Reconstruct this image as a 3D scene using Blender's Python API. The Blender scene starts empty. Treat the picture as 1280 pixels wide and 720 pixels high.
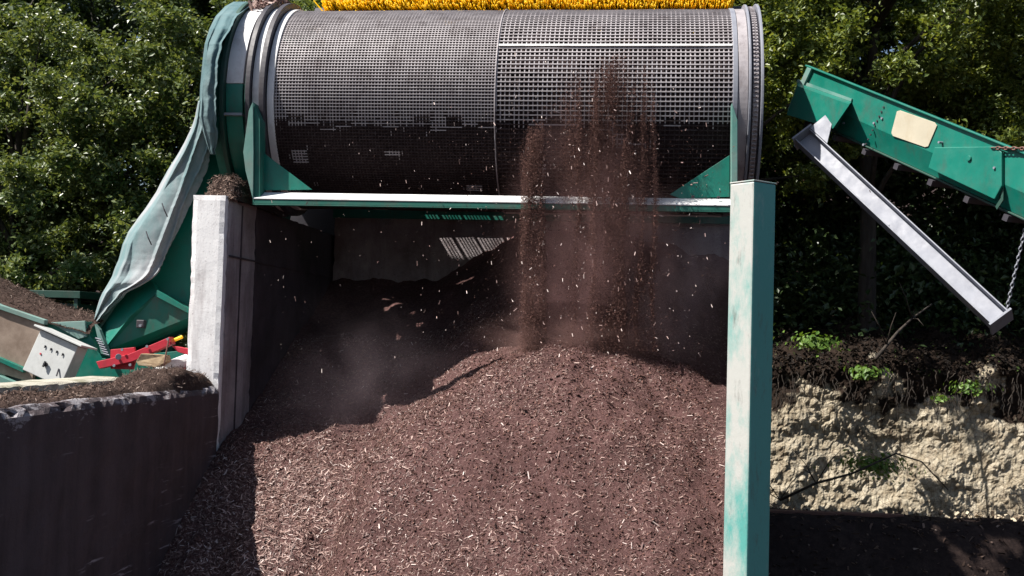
import bpy, math, random
import numpy as np
from mathutils import Vector, Matrix, noise
random.seed(7); RNG = np.random.default_rng(7)
R = math.radians
C = bpy.context.scene.collection
sc = bpy.context.scene

# ------------------------------------------------------------------ camera
F_PX, YAW, PITCH, ROLL = 1437.0, R(6.3), R(2.5), R(1.6)
EYE = Vector((0, 0, 2.6))
_F = Vector((-math.sin(YAW)*math.cos(PITCH), math.cos(YAW)*math.cos(PITCH), math.sin(PITCH)))
_R0 = Vector((math.cos(YAW), math.sin(YAW), 0)); _U0 = _R0.cross(_F)
_R = _R0*math.cos(ROLL) + _U0*math.sin(ROLL); _U = _U0*math.cos(ROLL) - _R0*math.sin(ROLL)
def at(px, py, Y):
    """world point where the sight line of a photo pixel (1280x720) meets the plane y = Y"""
    d = _F + _R*((px-640)/F_PX) - _U*((py-360)/F_PX)
    return EYE + d*(Y/d.y)
def atz(px, py, Z):
    d = _F + _R*((px-640)/F_PX) - _U*((py-360)/F_PX)
    return EYE + d*((Z-EYE.z)/d.z)
cd = bpy.data.cameras.new('camera'); cam = bpy.data.objects.new('camera', cd); C.objects.link(cam)
cam.matrix_world = Matrix(((_R.x, _U.x, -_F.x, EYE.x), (_R.y, _U.y, -_F.y, EYE.y), (_R.z, _U.z, -_F.z, EYE.z), (0, 0, 0, 1)))
cd.sensor_width = 36; cd.lens = F_PX/1280*36; cd.clip_end = 900; cd.clip_start = .05
sc.camera = cam

# ------------------------------------------------------------------ light
SE, SA = R(55), R(65)
SUN = Vector((-math.cos(SE)*math.sin(SA), -math.cos(SE)*math.cos(SA), math.sin(SE)))
ld = bpy.data.lights.new('sun', 'SUN'); lo = bpy.data.objects.new('sun', ld); C.objects.link(lo)
lo.rotation_euler = SUN.to_track_quat('Z', 'Y').to_euler(); lo.location = (-20, -10, 30)
ld.energy = 4.6; ld.angle = R(.53); ld.color = (1, .95, .88)
w = bpy.data.worlds.new('World'); sc.world = w; w.use_nodes = True
nt = w.node_tree; bg = nt.nodes['Background']; sk = nt.nodes.new('ShaderNodeTexSky')
sk.sky_type = 'NISHITA'; sk.sun_disc = False; sk.sun_elevation = SE; sk.sun_rotation = math.atan2(SUN.x, SUN.y) % (2*math.pi)
sk.air_density = 1.0; sk.dust_density = 1.5
nt.links.new(sk.outputs[0], bg.inputs[0]); bg.inputs[1].default_value = .050
sc.view_settings.view_transform = 'Standard'; sc.view_settings.look = 'None'
sc.view_settings.exposure = 1.12; sc.view_settings.gamma = 1; sc.view_settings.use_curve_mapping = False
sc.render.engine = 'CYCLES'
cy = sc.cycles; cy.use_denoising = True; cy.max_bounces = 6; cy.transparent_max_bounces = 4; cy.volume_bounces = 1
cy.caustics_reflective = False; cy.caustics_refractive = False; cy.sample_clamp_indirect = 4
cy.volume_step_rate = 2; cy.volume_max_steps = 64

# ------------------------------------------------------------------ materials
def mat(name): 
    m = bpy.data.materials.new(name); m.use_nodes = True
    return m, m.node_tree, m.node_tree.nodes['Principled BSDF']
def N(nt, typ, **kw):
    n = nt.nodes.new(typ)
    for k, v in kw.items():
        if k in n.inputs.keys(): n.inputs[k].default_value = v
        else: setattr(n, k, v)
    return n
def coord(nt, scale=(1, 1, 1), kind='Object'):
    tc = nt.nodes.new('ShaderNodeTexCoord'); mp = nt.nodes.new('ShaderNodeMapping')
    mp.inputs['Scale'].default_value = scale; nt.links.new(tc.outputs[kind], mp.inputs[0]); return mp.outputs[0]
def nz(nt, scale, detail=6, rough=.6, sc3=(1, 1, 1), dist=0):
    n = N(nt, 'ShaderNodeTexNoise', Scale=scale, Detail=detail, Roughness=rough, Distortion=dist)
    nt.links.new(coord(nt, sc3), n.inputs['Vector']); return n.outputs['Fac']
def ramp(nt, fac, stops):
    r = nt.nodes.new('ShaderNodeValToRGB'); e = r.color_ramp.elements
    while len(e) < len(stops): e.new(.5)
    for i, (p, c) in enumerate(stops):
        e[i].position = p; e[i].color = (*c, 1) if len(c) == 3 else c
    nt.links.new(fac, r.inputs[0]); return r.outputs[0]
def mix(nt, fac, a, b, mode='MIX'):
    m = nt.nodes.new('ShaderNodeMix'); m.data_type = 'RGBA'; m.blend_type = mode
    for s, v in ((m.inputs[0], fac), (m.inputs[6], a), (m.inputs[7], b)):
        if hasattr(v, 'is_linked'): nt.links.new(v, s)
        elif isinstance(v, tuple): s.default_value = (*v, 1) if len(v) == 3 else v
        else: s.default_value = v
    return m.outputs[2]
def bump(nt, b, h, strength=.4, dist=.02):
    n = N(nt, 'ShaderNodeBump', Strength=strength, Distance=dist); nt.links.new(h, n.inputs['Height'])
    nt.links.new(n.outputs[0], b.inputs['Normal'])
G = lambda v: (v, v, v)

def paint(name, col, rough=.38, dirt=(.07, .05, .045), amount=.5, fade=None):
    m, nt, b = mat(name)
    c = mix(nt, ramp(nt, nz(nt, 1.3, 5, .65), [(.35, G(0)), (.75, G(1))]), col, fade or tuple(min(1, x*1.25+.015) for x in col))
    d = ramp(nt, nz(nt, 7, 9, .72, (1, 1, .5)), [(.50, G(0)), (.78, G(amount))])
    c = mix(nt, d, c, dirt)
    d2 = ramp(nt, nz(nt, 60, 4, .7), [(.66, G(0)), (.74, G(amount))]); c = mix(nt, d2, c, dirt)
    nt.links.new(c, b.inputs['Base Color'])
    rr = ramp(nt, nz(nt, 9, 5), [(.3, G(rough)), (.8, G(min(1, rough+.35)))]); nt.links.new(rr, b.inputs['Roughness'])
    bump(nt, b, nz(nt, 3.5, 4), .15, .03)
    return m
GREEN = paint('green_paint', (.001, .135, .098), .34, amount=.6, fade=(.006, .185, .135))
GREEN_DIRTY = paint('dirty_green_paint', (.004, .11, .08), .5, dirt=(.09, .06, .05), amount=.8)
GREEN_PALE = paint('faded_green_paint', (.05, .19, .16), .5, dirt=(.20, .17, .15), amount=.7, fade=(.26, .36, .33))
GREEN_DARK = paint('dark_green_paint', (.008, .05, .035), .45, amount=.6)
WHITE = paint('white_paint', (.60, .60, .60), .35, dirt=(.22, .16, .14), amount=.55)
BOXGREY = paint('grey_enamel', (.42, .43, .42), .4, dirt=(.12, .09, .07), amount=.4)
REDP = paint('red_paint', (.42, .012, .03), .4, amount=.5)
GALV = paint('galvanised_steel', (.19, .20, .235), .45, dirt=(.13, .13, .16), amount=.75)
STEEL = paint('worn_steel', (.30, .275, .285), .42, dirt=(.07, .045, .042), amount=.8, fade=(.44, .41, .42)); STEEL.node_tree.nodes['Principled BSDF'].inputs['Metallic'].default_value = .1
DARKM = paint('dark_steel', (.03, .027, .035), .4, amount=.5)
RUBBER = paint('black_rubber', (.02, .018, .02), .7, amount=.6)
PLATE = paint('cream_plate', (.42, .38, .29), .5, dirt=(.33, .25, .14), amount=.5)
BLACK = paint('black_plastic', (.015, .015, .018), .4, amount=.1)
RUST = paint('rusty_steel', (.13, .06, .045), .7, amount=.8)

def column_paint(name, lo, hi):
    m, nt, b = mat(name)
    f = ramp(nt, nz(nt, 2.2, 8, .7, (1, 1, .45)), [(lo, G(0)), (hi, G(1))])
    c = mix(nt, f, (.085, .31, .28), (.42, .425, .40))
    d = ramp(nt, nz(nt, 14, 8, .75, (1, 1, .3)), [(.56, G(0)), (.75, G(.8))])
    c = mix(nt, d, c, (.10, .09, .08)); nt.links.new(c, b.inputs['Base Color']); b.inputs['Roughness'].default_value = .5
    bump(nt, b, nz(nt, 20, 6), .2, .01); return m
COLP = column_paint('pale_column_paint', .36, .54); COLT = column_paint('teal_column_paint', .56, .84)

def concrete(name, col, dark, lo=.42, hi=.7, streak=.6, moss=None, bs=.55):
    m, nt, b = mat(name)
    c = mix(nt, ramp(nt, nz(nt, 1.4, 9, .68), [(lo, G(0)), (hi, G(1))]), col, dark)
    s = ramp(nt, nz(nt, 5, 7, .7, (1, 1, .16)), [(.5, G(0)), (.66, G(streak))]); c = mix(nt, s, c, dark)
    p = ramp(nt, nz(nt, 35, 6, .75), [(.58, G(0)), (.68, G(.7))]); c = mix(nt, p, c, tuple(x*.45 for x in dark))
    if moss: c = mix(nt, ramp(nt, nz(nt, 3.3, 6), [(.5, G(0)), (.62, G(.7))]), c, moss)
    nt.links.new(c, b.inputs['Base Color']); b.inputs['Roughness'].default_value = .85
    h = N(nt, 'ShaderNodeMath', operation='ADD'); nt.links.new(nz(nt, 8, 10, .7), h.inputs[0]); nt.links.new(nz(nt, 55, 6, .7), h.inputs[1])
    bump(nt, b, h.outputs[0], bs, .025); return m
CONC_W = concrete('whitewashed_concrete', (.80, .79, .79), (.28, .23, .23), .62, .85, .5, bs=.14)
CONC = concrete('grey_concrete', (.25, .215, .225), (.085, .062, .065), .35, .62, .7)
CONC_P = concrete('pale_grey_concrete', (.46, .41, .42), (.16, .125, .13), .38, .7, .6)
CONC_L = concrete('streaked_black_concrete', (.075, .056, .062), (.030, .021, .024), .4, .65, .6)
CONC_D = concrete('dark_concrete', (.085, .062, .072), (.035, .024, .027), .4, .65, .6)
_nt = CONC_L.node_tree; _b = _nt.nodes['Principled BSDF']; _old = _b.inputs['Base Color'].links[0].from_socket
_s = ramp(_nt, nz(_nt, 1.6, 7, .7, (1, .9, 16)), [(.60, G(0)), (.63, G(.8))])  # pale dashes painted in for small sun spots
_m = ramp(_nt, nz(_nt, 1.0, 3), [(.50, G(0)), (.58, G(1))]); _f = mix(_nt, 1.0, _s, _m, 'MULTIPLY')
_tc = _nt.nodes.new('ShaderNodeTexCoord'); _sp = _nt.nodes.new('ShaderNodeSeparateXYZ'); _nt.links.new(_tc.outputs['Object'], _sp.inputs[0])
_a = N(_nt, 'ShaderNodeMath', operation='MULTIPLY_ADD'); _nt.links.new(nz(_nt, 6, 8, .75, (1, .6, 1.4)), _a.inputs[0]); _a.inputs[1].default_value = 1.2; _nt.links.new(_sp.outputs['Z'], _a.inputs[2])
_e = N(_nt, 'ShaderNodeMapRange'); _nt.links.new(_a.outputs[0], _e.inputs[0]); _e.inputs[1].default_value = 2.68; _e.inputs[2].default_value = 2.73; _e.inputs[4].default_value = .8
_c = mix(_nt, _f, _old, (.44, .41, .45)); _c = mix(_nt, ramp(_nt, nz(_nt, 1.5, 4, .6, (1, 2.5, .12)), [(.42, G(0)), (.68, G(.55))]), _c, (.12, .09, .095))
_nt.links.new(mix(_nt, _e.outputs[0], _c, (.36, .34, .36)), _b.inputs['Base Color'])
CONC_T = concrete('mossy_concrete_top', (.42, .40, .33), (.12, .09, .07), .5, .8, .2, moss=(.13, .12, .06))

def soil(name, stops, scale=30, bstr=.9, bdist=.04):
    m, nt, b = mat(name)
    c = ramp(nt, nz(nt, scale, 12, .78), stops)
    c = mix(nt, ramp(nt, nz(nt, 1.6, 4), [(.35, G(0)), (.7, G(.45))]), c, tuple(x*.6 for x in stops[0][1]))
    nt.links.new(c, b.inputs['Base Color']); b.inputs['Roughness'].default_value = .95; b.inputs['Specular IOR Level'].default_value = .2
    bump(nt, b, nz(nt, scale*1.5, 12, .8), bstr, bdist); return m
COMPOST = soil('compost', [(.30, (.052, .026, .024)), (.5, (.138, .070, .065)), (.68, (.25, .148, .135))], 38)
DARKSOIL = soil('dark_soil', [(.3, (.02, .013, .012)), (.5, (.045, .03, .027)), (.7, (.09, .06, .05))], 12)
FIBRE_SOIL = soil('fibrous_compost', [(.3, (.03, .018, .015)), (.5, (.08, .05, .04)), (.7, (.17, .11, .09))], 40)

def island(name, stops, rough=.7, spec=.3, transl=0):
    m, nt, b = mat(name)
    g = nt.nodes.new('ShaderNodeNewGeometry'); c = ramp(nt, g.outputs['Random Per Island'], stops)
    nt.links.new(c, b.inputs['Base Color']); b.inputs['Roughness'].default_value = rough; b.inputs['Specular IOR Level'].default_value = spec
    if transl:
        t = nt.nodes.new('ShaderNodeBsdfTranslucent'); ms = nt.nodes.new('ShaderNodeMixShader'); ms.inputs[0].default_value = transl
        nt.links.new(mix(nt, 1.0, c, (1.5, 1.35, .6), 'MULTIPLY'), t.inputs[0]); nt.links.new(b.outputs[0], ms.inputs[1]); nt.links.new(t.outputs[0], ms.inputs[2])
        nt.links.new(ms.outputs[0], nt.nodes['Material Output'].inputs[0])
    return m
CHIP = island('wood_chip', [(0, (.055, .028, .024)), (.45, (.15, .085, .075)), (.72, (.27, .17, .145)), (.92, (.42, .30, .26)), (1, (.66, .56, .52))], .6, .35)
FIBRE = island('compost_fibre', [(0, (.03, .018, .014)), (.6, (.10, .065, .05)), (.9, (.22, .15, .12)), (1, (.42, .33, .28))], .8, .2)
CHIP_AIR = island('airborne_chip', [(0, (.10, .055, .05)), (.5, (.30, .20, .18)), (1, (.75, .66, .62))], .5, .5)
CRUMB = island('compost_crumb', [(0, (.045, .022, .018)), (.6, (.095, .046, .038)), (1, (.19, .10, .08))], .8, .2)
LEAF_A = island('leaf_mid_green', [(0, (.055, .088, .025)), (.5, (.105, .148, .050)), (1, (.20, .24, .10))], .38, .5, .30)
LEAF_B = island('leaf_yellow_green', [(0, (.065, .10, .02)), (.5, (.13, .175, .035)), (1, (.23, .27, .07))], .42, .5, .32)
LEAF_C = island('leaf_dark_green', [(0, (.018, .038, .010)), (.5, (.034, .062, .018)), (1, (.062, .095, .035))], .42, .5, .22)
WEED = island('weed_leaf', [(0, (.06, .13, .02)), (1, (.16, .26, .05))], .5, .4, .3)
BRISTLE = island('yellow_bristle', [(0, (.82, .52, .010)), (.3, (.93, .74, .03)), (1, (.97, .86, .14))], .5, .3, .3)
def bark():
    m, nt, b = mat('bark'); c = ramp(nt, nz(nt, 9, 9, .7, (1, 1, .2)), [(.35, (.015, .011, .009)), (.65, (.065, .05, .038))])
    nt.links.new(c, b.inputs['Base Color']); b.inputs['Roughness'].default_value = .9; bump(nt, b, nz(nt, 14, 8, .7, (1, 1, .2)), .8, .03); return m
BARK = bark()
def timber():
    m, nt, b = mat('sawn_timber'); c = ramp(nt, nz(nt, 8, 8, .6, (.4, 3, 6)), [(.35, (.20, .13, .07)), (.65, (.48, .36, .22))])
    nt.links.new(c, b.inputs['Base Color']); b.inputs['Roughness'].default_value = .8; bump(nt, b, nz(nt, 12, 6, .6, (.4, 3, 6)), .4, .01); return m
TIMBER = timber()
def tarpm():
    m, nt, b = mat('tarpaulin_cloth')
    c = ramp(nt, nz(nt, 1.1, 6, .6, (1, 1, .7)), [(.38, (.035, .105, .12)), (.62, (.12, .19, .20))])
    tc = nt.nodes.new('ShaderNodeTexCoord'); sp = nt.nodes.new('ShaderNodeSeparateXYZ'); nt.links.new(tc.outputs['Generated'], sp.inputs[0])
    c2 = c
    d = ramp(nt, nz(nt, 9, 8, .7), [(.52, G(0)), (.7, G(.5))]); c2 = mix(nt, d, c2, (.07, .10, .10))
    nt.links.new(c2, b.inputs['Base Color']); b.inputs['Roughness'].default_value = .75
    bump(nt, b, nz(nt, 16, 7, .65), .35, .02); return m
TARP = tarpm()
def bankm():
    m, nt, b = mat('cut_earth_bank')
    c = ramp(nt, nz(nt, 5, 10, .72), [(.3, (.14, .105, .07)), (.44, (.36, .305, .22)), (.66, (.56, .50, .39))])
    v = N(nt, 'ShaderNodeTexVoronoi', Scale=5.5, feature='DISTANCE_TO_EDGE'); nt.links.new(coord(nt, (1, 1, 1.4)), v.inputs['Vector'])
    # weathered root-filled topsoil over the pale subsoil, darkened further for foliage shade
    v.inputs['Scale'].default_value = 9; c = mix(nt, ramp(nt, v.outputs['Distance'], [(0, G(.75)), (.05, G(0))]), c, (.13, .09, .06))
    st = ramp(nt, nz(nt, 2.5, 8, .75, (1, 1, .35)), [(.56, G(0)), (.70, G(.6))]); c = mix(nt, st, c, (.14, .10, .07))
    tc = nt.nodes.new('ShaderNodeTexCoord'); sp = nt.nodes.new('ShaderNodeSeparateXYZ'); nt.links.new(tc.outputs['Object'], sp.inputs[0])
    ad = N(nt, 'ShaderNodeMath', operation='MULTIPLY_ADD'); nt.links.new(nz(nt, 1.5, 7, .6), ad.inputs[0]); ad.inputs[1].default_value = 2.9; nt.links.new(sp.outputs['Z'], ad.inputs[2])
    top = ramp(nt, ad.outputs[0], [(0, G(0)), (1, G(0))]); 
    mr = N(nt, 'ShaderNodeMapRange'); nt.links.new(ad.outputs[0], mr.inputs[0]); mr.inputs[1].default_value = 3.32; mr.inputs[2].default_value = 3.46
    c = mix(nt, mr.outputs[0], c, ramp(nt, nz(nt, 14, 8, .7), [(.3, (.010, .007, .005)), (.7, (.040, .026, .019))]))
    nt.links.new(c, b.inputs['Base Color']); b.inputs['Roughness'].default_value = .95; b.inputs['Specular IOR Level'].default_value = .15
    bump(nt, b, nz(nt, 22, 10, .75), .8, .06); return m
BANK = bankm()

# ------------------------------------------------------------------ objects
def tag(o, label=None, cat=None, group=None, kind=None):
    if label: o['label'] = label
    if cat: o['category'] = cat
    if group: o['group'] = group
    if kind: o['kind'] = kind
    return o
def thing(name, loc, label, cat, group=None):
    o = bpy.data.objects.new(name, None); C.objects.link(o); o.location = loc; o.empty_display_size = .2
    return tag(o, label, cat, group)
def base_of(p):
    v = Vector((0, 0, 0))
    while p is not None: v += p.location; p = p.parent
    return v
def link(name, V, Fc, m, parent=None, smooth=False, bevel=0, origin=None):
    """verts are world coordinates; the mesh is stored relative to its thing's base"""
    V = np.asarray(V, dtype=float).reshape(-1, 3)
    off = np.array(base_of(parent)) if parent is not None else (np.array(origin) if origin is not None else np.zeros(3))
    me = bpy.data.meshes.new(name)
    me.from_pydata((V-off).tolist(), [], Fc if isinstance(Fc, list) else Fc.tolist())
    me.materials.append(m); o = bpy.data.objects.new(name, me); C.objects.link(o)
    if parent is not None: o.parent = parent
    elif origin is not None: o.location = origin
    if smooth: me.polygons.foreach_set('use_smooth', [True]*len(me.polygons))
    if bevel:
        b = o.modifiers.new('bevel', 'BEVEL'); b.width = bevel; b.segments = 2; b.limit_method = 'ANGLE'; b.angle_limit = R(40)
    return o
class MB:
    def __init__(s): s.V = []; s.F = []
    def add(s, V, Fc):
        k = len(s.V); s.V += [tuple(v) for v in V]; s.F += [[i+k for i in f] for f in Fc]; return s
    def box(s, lo, hi, M=None):
        V = [Vector((x, y, z)) for x in (lo[0], hi[0]) for y in (lo[1], hi[1]) for z in (lo[2], hi[2])]
        if M is not None: V = [M @ v for v in V]
        return s.add(V, [[0, 1, 3, 2], [4, 6, 7, 5], [0, 4, 5, 1], [2, 3, 7, 6], [0, 2, 6, 4], [1, 5, 7, 3]])
    def prism(s, P, d):
        n = len(P); P = [Vector(p) for p in P]; d = Vector(d)
        nrm = Vector((0, 0, 0))
        for i in range(n): nrm += P[i].cross(P[(i+1) % n])
        if nrm.dot(d) > 0: P = P[::-1]
        V = P + [p+d for p in P]
        return s.add(V, [list(range(n)), list(range(2*n-1, n-1, -1))] + [[i+n, (i+1) % n+n, (i+1) % n, i][::1] for i in range(n)])
    def tube(s, pts, r, n=8, cap=True):
        pts = [Vector(p) for p in pts]; rr = r if isinstance(r, (list, tuple)) else [r]*len(pts); V = []; Fc = []
        for i, p in enumerate(pts):
            t = (pts[min(i+1, len(pts)-1)]-pts[max(i-1, 0)]).normalized()
            a = t.cross(Vector((0, 0, 1))); a = a.normalized() if a.length > .05 else t.cross(Vector((1, 0, 0))).normalized()
            b = t.cross(a)
            for k in range(n):
                an = 2*math.pi*k/n; V.append(p+(a*math.cos(an)+b*math.sin(an))*rr[i])
        for i in range(len(pts)-1):
            for k in range(n): Fc.append([i*n+k, i*n+(k+1) % n, (i+1)*n+(k+1) % n, (i+1)*n+k][::-1])
        if cap: Fc.append(list(range(n))); Fc.append(list(range(len(pts)*n-n, len(pts)*n))[::-1])
        return s.add(V, Fc)
    def build(s, name, m, parent=None, **k): return link(name, s.V, s.F, m, parent, **k)
def fn(v, s=1.0, o=0): return noise.noise(Vector(v)*s + Vector((o, o*1.7, -o)))
def fbm(v, s=1.0, o=0, oct=4): return noise.fractal(Vector(v)*s + Vector((o, o*1.7, -o)), 1.0, 2.0, oct)

def rough_box(lo, hi, step, amp, name, m, parent=None, M=None, seed=0, edge=.012, origin=None):
    """a subdivided block whose faces undulate and whose edges are worn"""
    lo = Vector(lo); hi = Vector(hi); n = [max(2, int(round((hi[i]-lo[i])/step))) for i in range(3)]; idx = {}; V = []; Fc = []
    def vid(i, j, k):
        key = (i, j, k)
        if key not in idx:
            p = Vector((lo[0]+(hi[0]-lo[0])*i/n[0], lo[1]+(hi[1]-lo[1])*j/n[1], lo[2]+(hi[2]-lo[2])*k/n[2]))
            out = Vector([(-1 if q == 0 else 1 if q == n[a] else 0) for a, q in enumerate(key)])
            ne = sum(1 for c in out if c)
            d = amp*fbm(p, 3, seed)
            if ne >= 2: d -= edge*(.6+1.6*max(0, fbm(p, 9, seed+5)))
            p = p + out.normalized()*d
            idx[key] = len(V); V.append(M @ p if M is not None else p)
        return idx[key]
    for a in range(3):
        b, c = (a+1) % 3, (a+2) % 3
        for side in (0, n[a]):
            for i in range(n[b]):
                for j in range(n[c]):
                    q = []
                    for (di, dj) in ((0, 0), (1, 0), (1, 1), (0, 1)):
                        k = [0, 0, 0]; k[a] = side; k[b] = i+di; k[c] = j+dj; q.append(vid(*k))
                    Fc.append(q if side else q[::-1])
    return link(name, V, Fc, m, parent, origin=origin)

def flakes(cen, ln, wd, th, up=None, seed=1, flat=.5):
    """many little three-sided slivers, each its own closed island (numpy)"""
    r = np.random.default_rng(seed); n = len(cen)
    a = r.normal(size=(n, 3))
    if up is not None:
        a -= (a*up).sum(1, keepdims=True)*up*(1-flat)
    a /= np.linalg.norm(a, axis=1, keepdims=True)
    b = np.cross(a, up if up is not None else r.normal(size=(n, 3))); b /= np.linalg.norm(b, axis=1, keepdims=True)+1e-9
    c = np.cross(a, b)
    L = ln[:, None]*.5; W = wd[:, None]*.5; T = th[:, None]*.5
    V = np.stack([cen-a*L-b*W, cen-a*L*.9+b*W*.8, cen-a*L*.95+c*T*2, cen+a*L*.9-b*W*.7, cen+a*L+b*W, cen+a*L*.92+c*T*2], 1).reshape(-1, 3)
    k = (np.arange(n)*6)[:, None]
    q = np.concatenate([k+np.array([[0, 3, 4, 1]]), k+np.array([[1, 4, 5, 2]]), k+np.array([[2, 5, 3, 0]])], 0)
    t = np.concatenate([k+np.array([[0, 1, 2]]), k+np.array([[3, 5, 4]])], 0)
    return V, q.tolist()+t.tolist()
def leaf_quads(cen, size, seed, droop=.0):
    r = np.random.default_rng(seed); n = len(cen)
    nrm = r.normal(size=(n, 3)); nrm[:, 2] = np.abs(nrm[:, 2])+.35; nrm /= np.linalg.norm(nrm, axis=1, keepdims=True)
    a = np.cross(nrm, r.normal(size=(n, 3))); a /= np.linalg.norm(a, axis=1, keepdims=True); b = np.cross(nrm, a)
    s = (size*(.6+.8*r.random(n)))[:, None] if np.isscalar(size) else size[:, None]
    V = np.stack([cen-a*s*.5, cen+b*s*.30+nrm*s*.06, cen+a*s*.55-nrm*s*.10, cen-b*s*.30+nrm*s*.06], 1).reshape(-1, 3)
    k = (np.arange(n)*4)[:, None]
    return V, (k+np.array([[0, 1, 2, 3]])).tolist()

# ================================================================== THE GROUND
def ground_z(x, y): return .02*fn((x, y, 0), .6)
gv = []; gf = []; xs = list(np.concatenate([[-400, -120, -50, -25], np.arange(-14, 14.1, .5), [25, 50, 120, 400]])); ys = list(np.concatenate([[-200, -60, -20], np.arange(-4, 20.1, .5), [30, 60, 150, 500]]))
for y in ys:
    for x in xs: gv.append((x, y, .04*fn((x, y, 0), .7)))
nx = len(xs)
for j in range(len(ys)-1):
    for i in range(nx-1): gf.append([j*nx+i, j*nx+i+1, (j+1)*nx+i+1, (j+1)*nx+i])
tag(link('ground', gv, gf, DARKSOIL, smooth=True), kind='structure')

# the cut bank at the right and the wooded slope above it
def smooth(t): t = max(0, min(1, t)); return t*t*(3-2*t)
bv = []; bf = []; BX = np.arange(.9, 6.6, .024); nrow = 150
for j in range(nrow):
    t = j/(nrow-1)
    for x in BX:
        top = 2.35+.16*fn((x, 0, 0), 1.1)+.10*fn((x, 5, 0), 4)
        if t < .62:
            s = t/.62; z = -.1+s*(top+.1); y = 15.12+.42*s+.25*fn((x, z, 0), .8) - .12*smooth((s-.86)/.14)
            rk = fbm((x, y, z*1.3), 2.0, 3, 4)*.07 + abs(fbm((x*1.2, y, z*.8), 8, 9, 5))*.055
            y += -rk; 
        else:
            s = (t-.62)/.38; z = top+s*1.1+.22*fbm((x, s*3, 0), 1.3, 2)*min(1, s*6); y = 15.42+.25*fn((x, top, 0), .8)+s*s*5.5+s*.5
            z += .07*fbm((x, y, z), 5, 2)
        bv.append((x, y, z))
nb = len(BX)
for j in range(nrow-1):
    for i in range(nb-1): bf.append([j*nb+i, j*nb+i+1, (j+1)*nb+i+1, (j+1)*nb+i])
tag(link('earth_bank', bv, bf, BANK), kind='structure')
hv = []; hf = []; hx = np.arange(-60, 60.1, 1.5); hy = np.arange(15.6, 70, 1.5)
for y in hy:
    for x in hx:
        s = smooth((y-15.6)/9); zz = -.2 + s*4.5*smooth((x+6)/9) + s*1.2 + smooth((y-26)/40)*7
        if x > -1 and x < 10 and y < 21: zz = min(zz, 2.2)
        hv.append((x, y, zz+.25*fn((x, y, 0), .3)))
nh = len(hx)
for j in range(len(hy)-1):
    for i in range(nh-1): hf.append([j*nh+i, j*nh+i+1, (j+1)*nh+i+1, (j+1)*nh+i])
tag(link('hillside', hv, hf, DARKSOIL, smooth=True), kind='structure')

# ================================================================== COMPOST HEAP
PX = [-3.9, -3.3, -2.6, -1.6, -.6, .2, .8, 1.3]; PZ = [1.80, 1.86, 2.07, 2.38, 2.60, 2.48, 2.34, 2.2]
def heap(x, y, fine=True):
    p = float(np.interp(x, PX, PZ)); d = y-11.2
    d = y-(11.2-.75*smooth((x+2.1)/1.3))
    wb = smooth((x+1.7)/1.1)
    z = p + (.58*d if d < 0 else wb*(-.12*d if d < .7 else -.084+.58*(d-.7))+(1-wb)*.55*d)
    wl = smooth((-1.9-x)/.9)
    if wl > 0: z += wl*(float(np.interp(y, [4, 7, 8, 9.05, 10.15, 11.2, 13.7], [-2.3, -.75, .12, .98, 1.63, 2.05, 3.35]))-z)
    r = math.hypot(x+.66, (y-10.5)); c = 2.70-.53*math.sqrt(r*r+.02)
    if y < 9: z -= .30*(9-y)*(1-wl); c -= .30*(9-y)
    c -= 1.2*wl*max(0, r-1.3)
    k = 8.0; z = math.log(math.exp(k*z)+math.exp(k*c))/k - .035
    z += .10*fbm((x, y, 0), .9, 4)+.045*fbm((x*1.3, y*.8, 0), 3.2, 8)-.03*abs(fn((x*2.2, y*.7, 0), 1, 12))
    if 11.25 < y < 11.75 and -2.3 < x < -.9: z += .10*math.sin(math.pi*(y-11.25)/.5)*math.sin(math.pi*(x+2.3)/1.4)
    if fine: z += .014*fbm((x, y, 0), 14, 1)
    return max(z, -.05)
def in_bay(x, y): return True
hx_ = np.arange(-3.72, 1.9, .035); hy_ = np.arange(4.6, 13.62, .035); Hv = []; Hf = []
for y in hy_:
    for x in hx_:
        xq = min(x, math.tan(R(5.25))*max(y, 8.0)-.06); Hv.append((xq, y, heap(xq, y)))
n_ = len(hx_)
for j in range(len(hy_)-1):
    for i in range(n_-1): Hf.append([j*n_+i, j*n_+i+1, (j+1)*n_+i+1, (j+1)*n_+i])
heap_t = thing('compost_heap', (-1.4, 9, 0), 'big purple-brown heap of screened compost filling the concrete bay', 'compost heap')
link('heap_body', Hv, Hf, COMPOST, heap_t, smooth=True)
def scatter_chips(n, seed, lmin, lmax, dens):
    r = np.random.default_rng(seed); pts = []; ups = []
    while len(pts) < n:
        x = r.uniform(-3.7, .95); y = 7.4+(12.2-7.4)*r.random()
        if x > .0918*max(y, 8)-.07: continue
        if r.random() > dens(x, y): continue
        z = heap(x, y); e = .05
        g = Vector((-(heap(x+e, y, False)-heap(x-e, y, False))/(2*e), -(heap(x, y+e, False)-heap(x, y-e, False))/(2*e), 1)).normalized()
        pts.append((x, y, z+.004)); ups.append(g)
    pts = np.array(pts); ups = np.array([tuple(u) for u in ups])
    L = r.uniform(lmin, lmax, n)*(.6+.8*r.random(n)); W = L*r.uniform(.09, .24, n); T = W*.35
    return pts+ups*(L[:, None]*.10), L, W, T, ups
def d1(x, y):
    left = smooth((-1.6-x)/1.6)*smooth((10.8-y)/1.5); nn = smooth((fn((x, y, 0), 1.3, 3)+.35)/.7)
    return min(1, .22+.55*nn+.7*left)
c1 = scatter_chips(72000, 3, .009, .027, d1)
c2 = scatter_chips(14000, 4, .022, .050, lambda x, y: min(1, .05+.9*smooth((-1.5-x)/1.5)*smooth((10.6-y)/1.2)))
cc = [np.concatenate([a, b]) for a, b in zip(c1, c2)]
V_, F_ = flakes(cc[0], cc[1], cc[2], cc[3], cc[4], 5, .35)
tag(link('wood_chips', V_, F_, CHIP, heap_t), kind='stuff')
r = np.random.default_rng(9); pts = []
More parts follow.
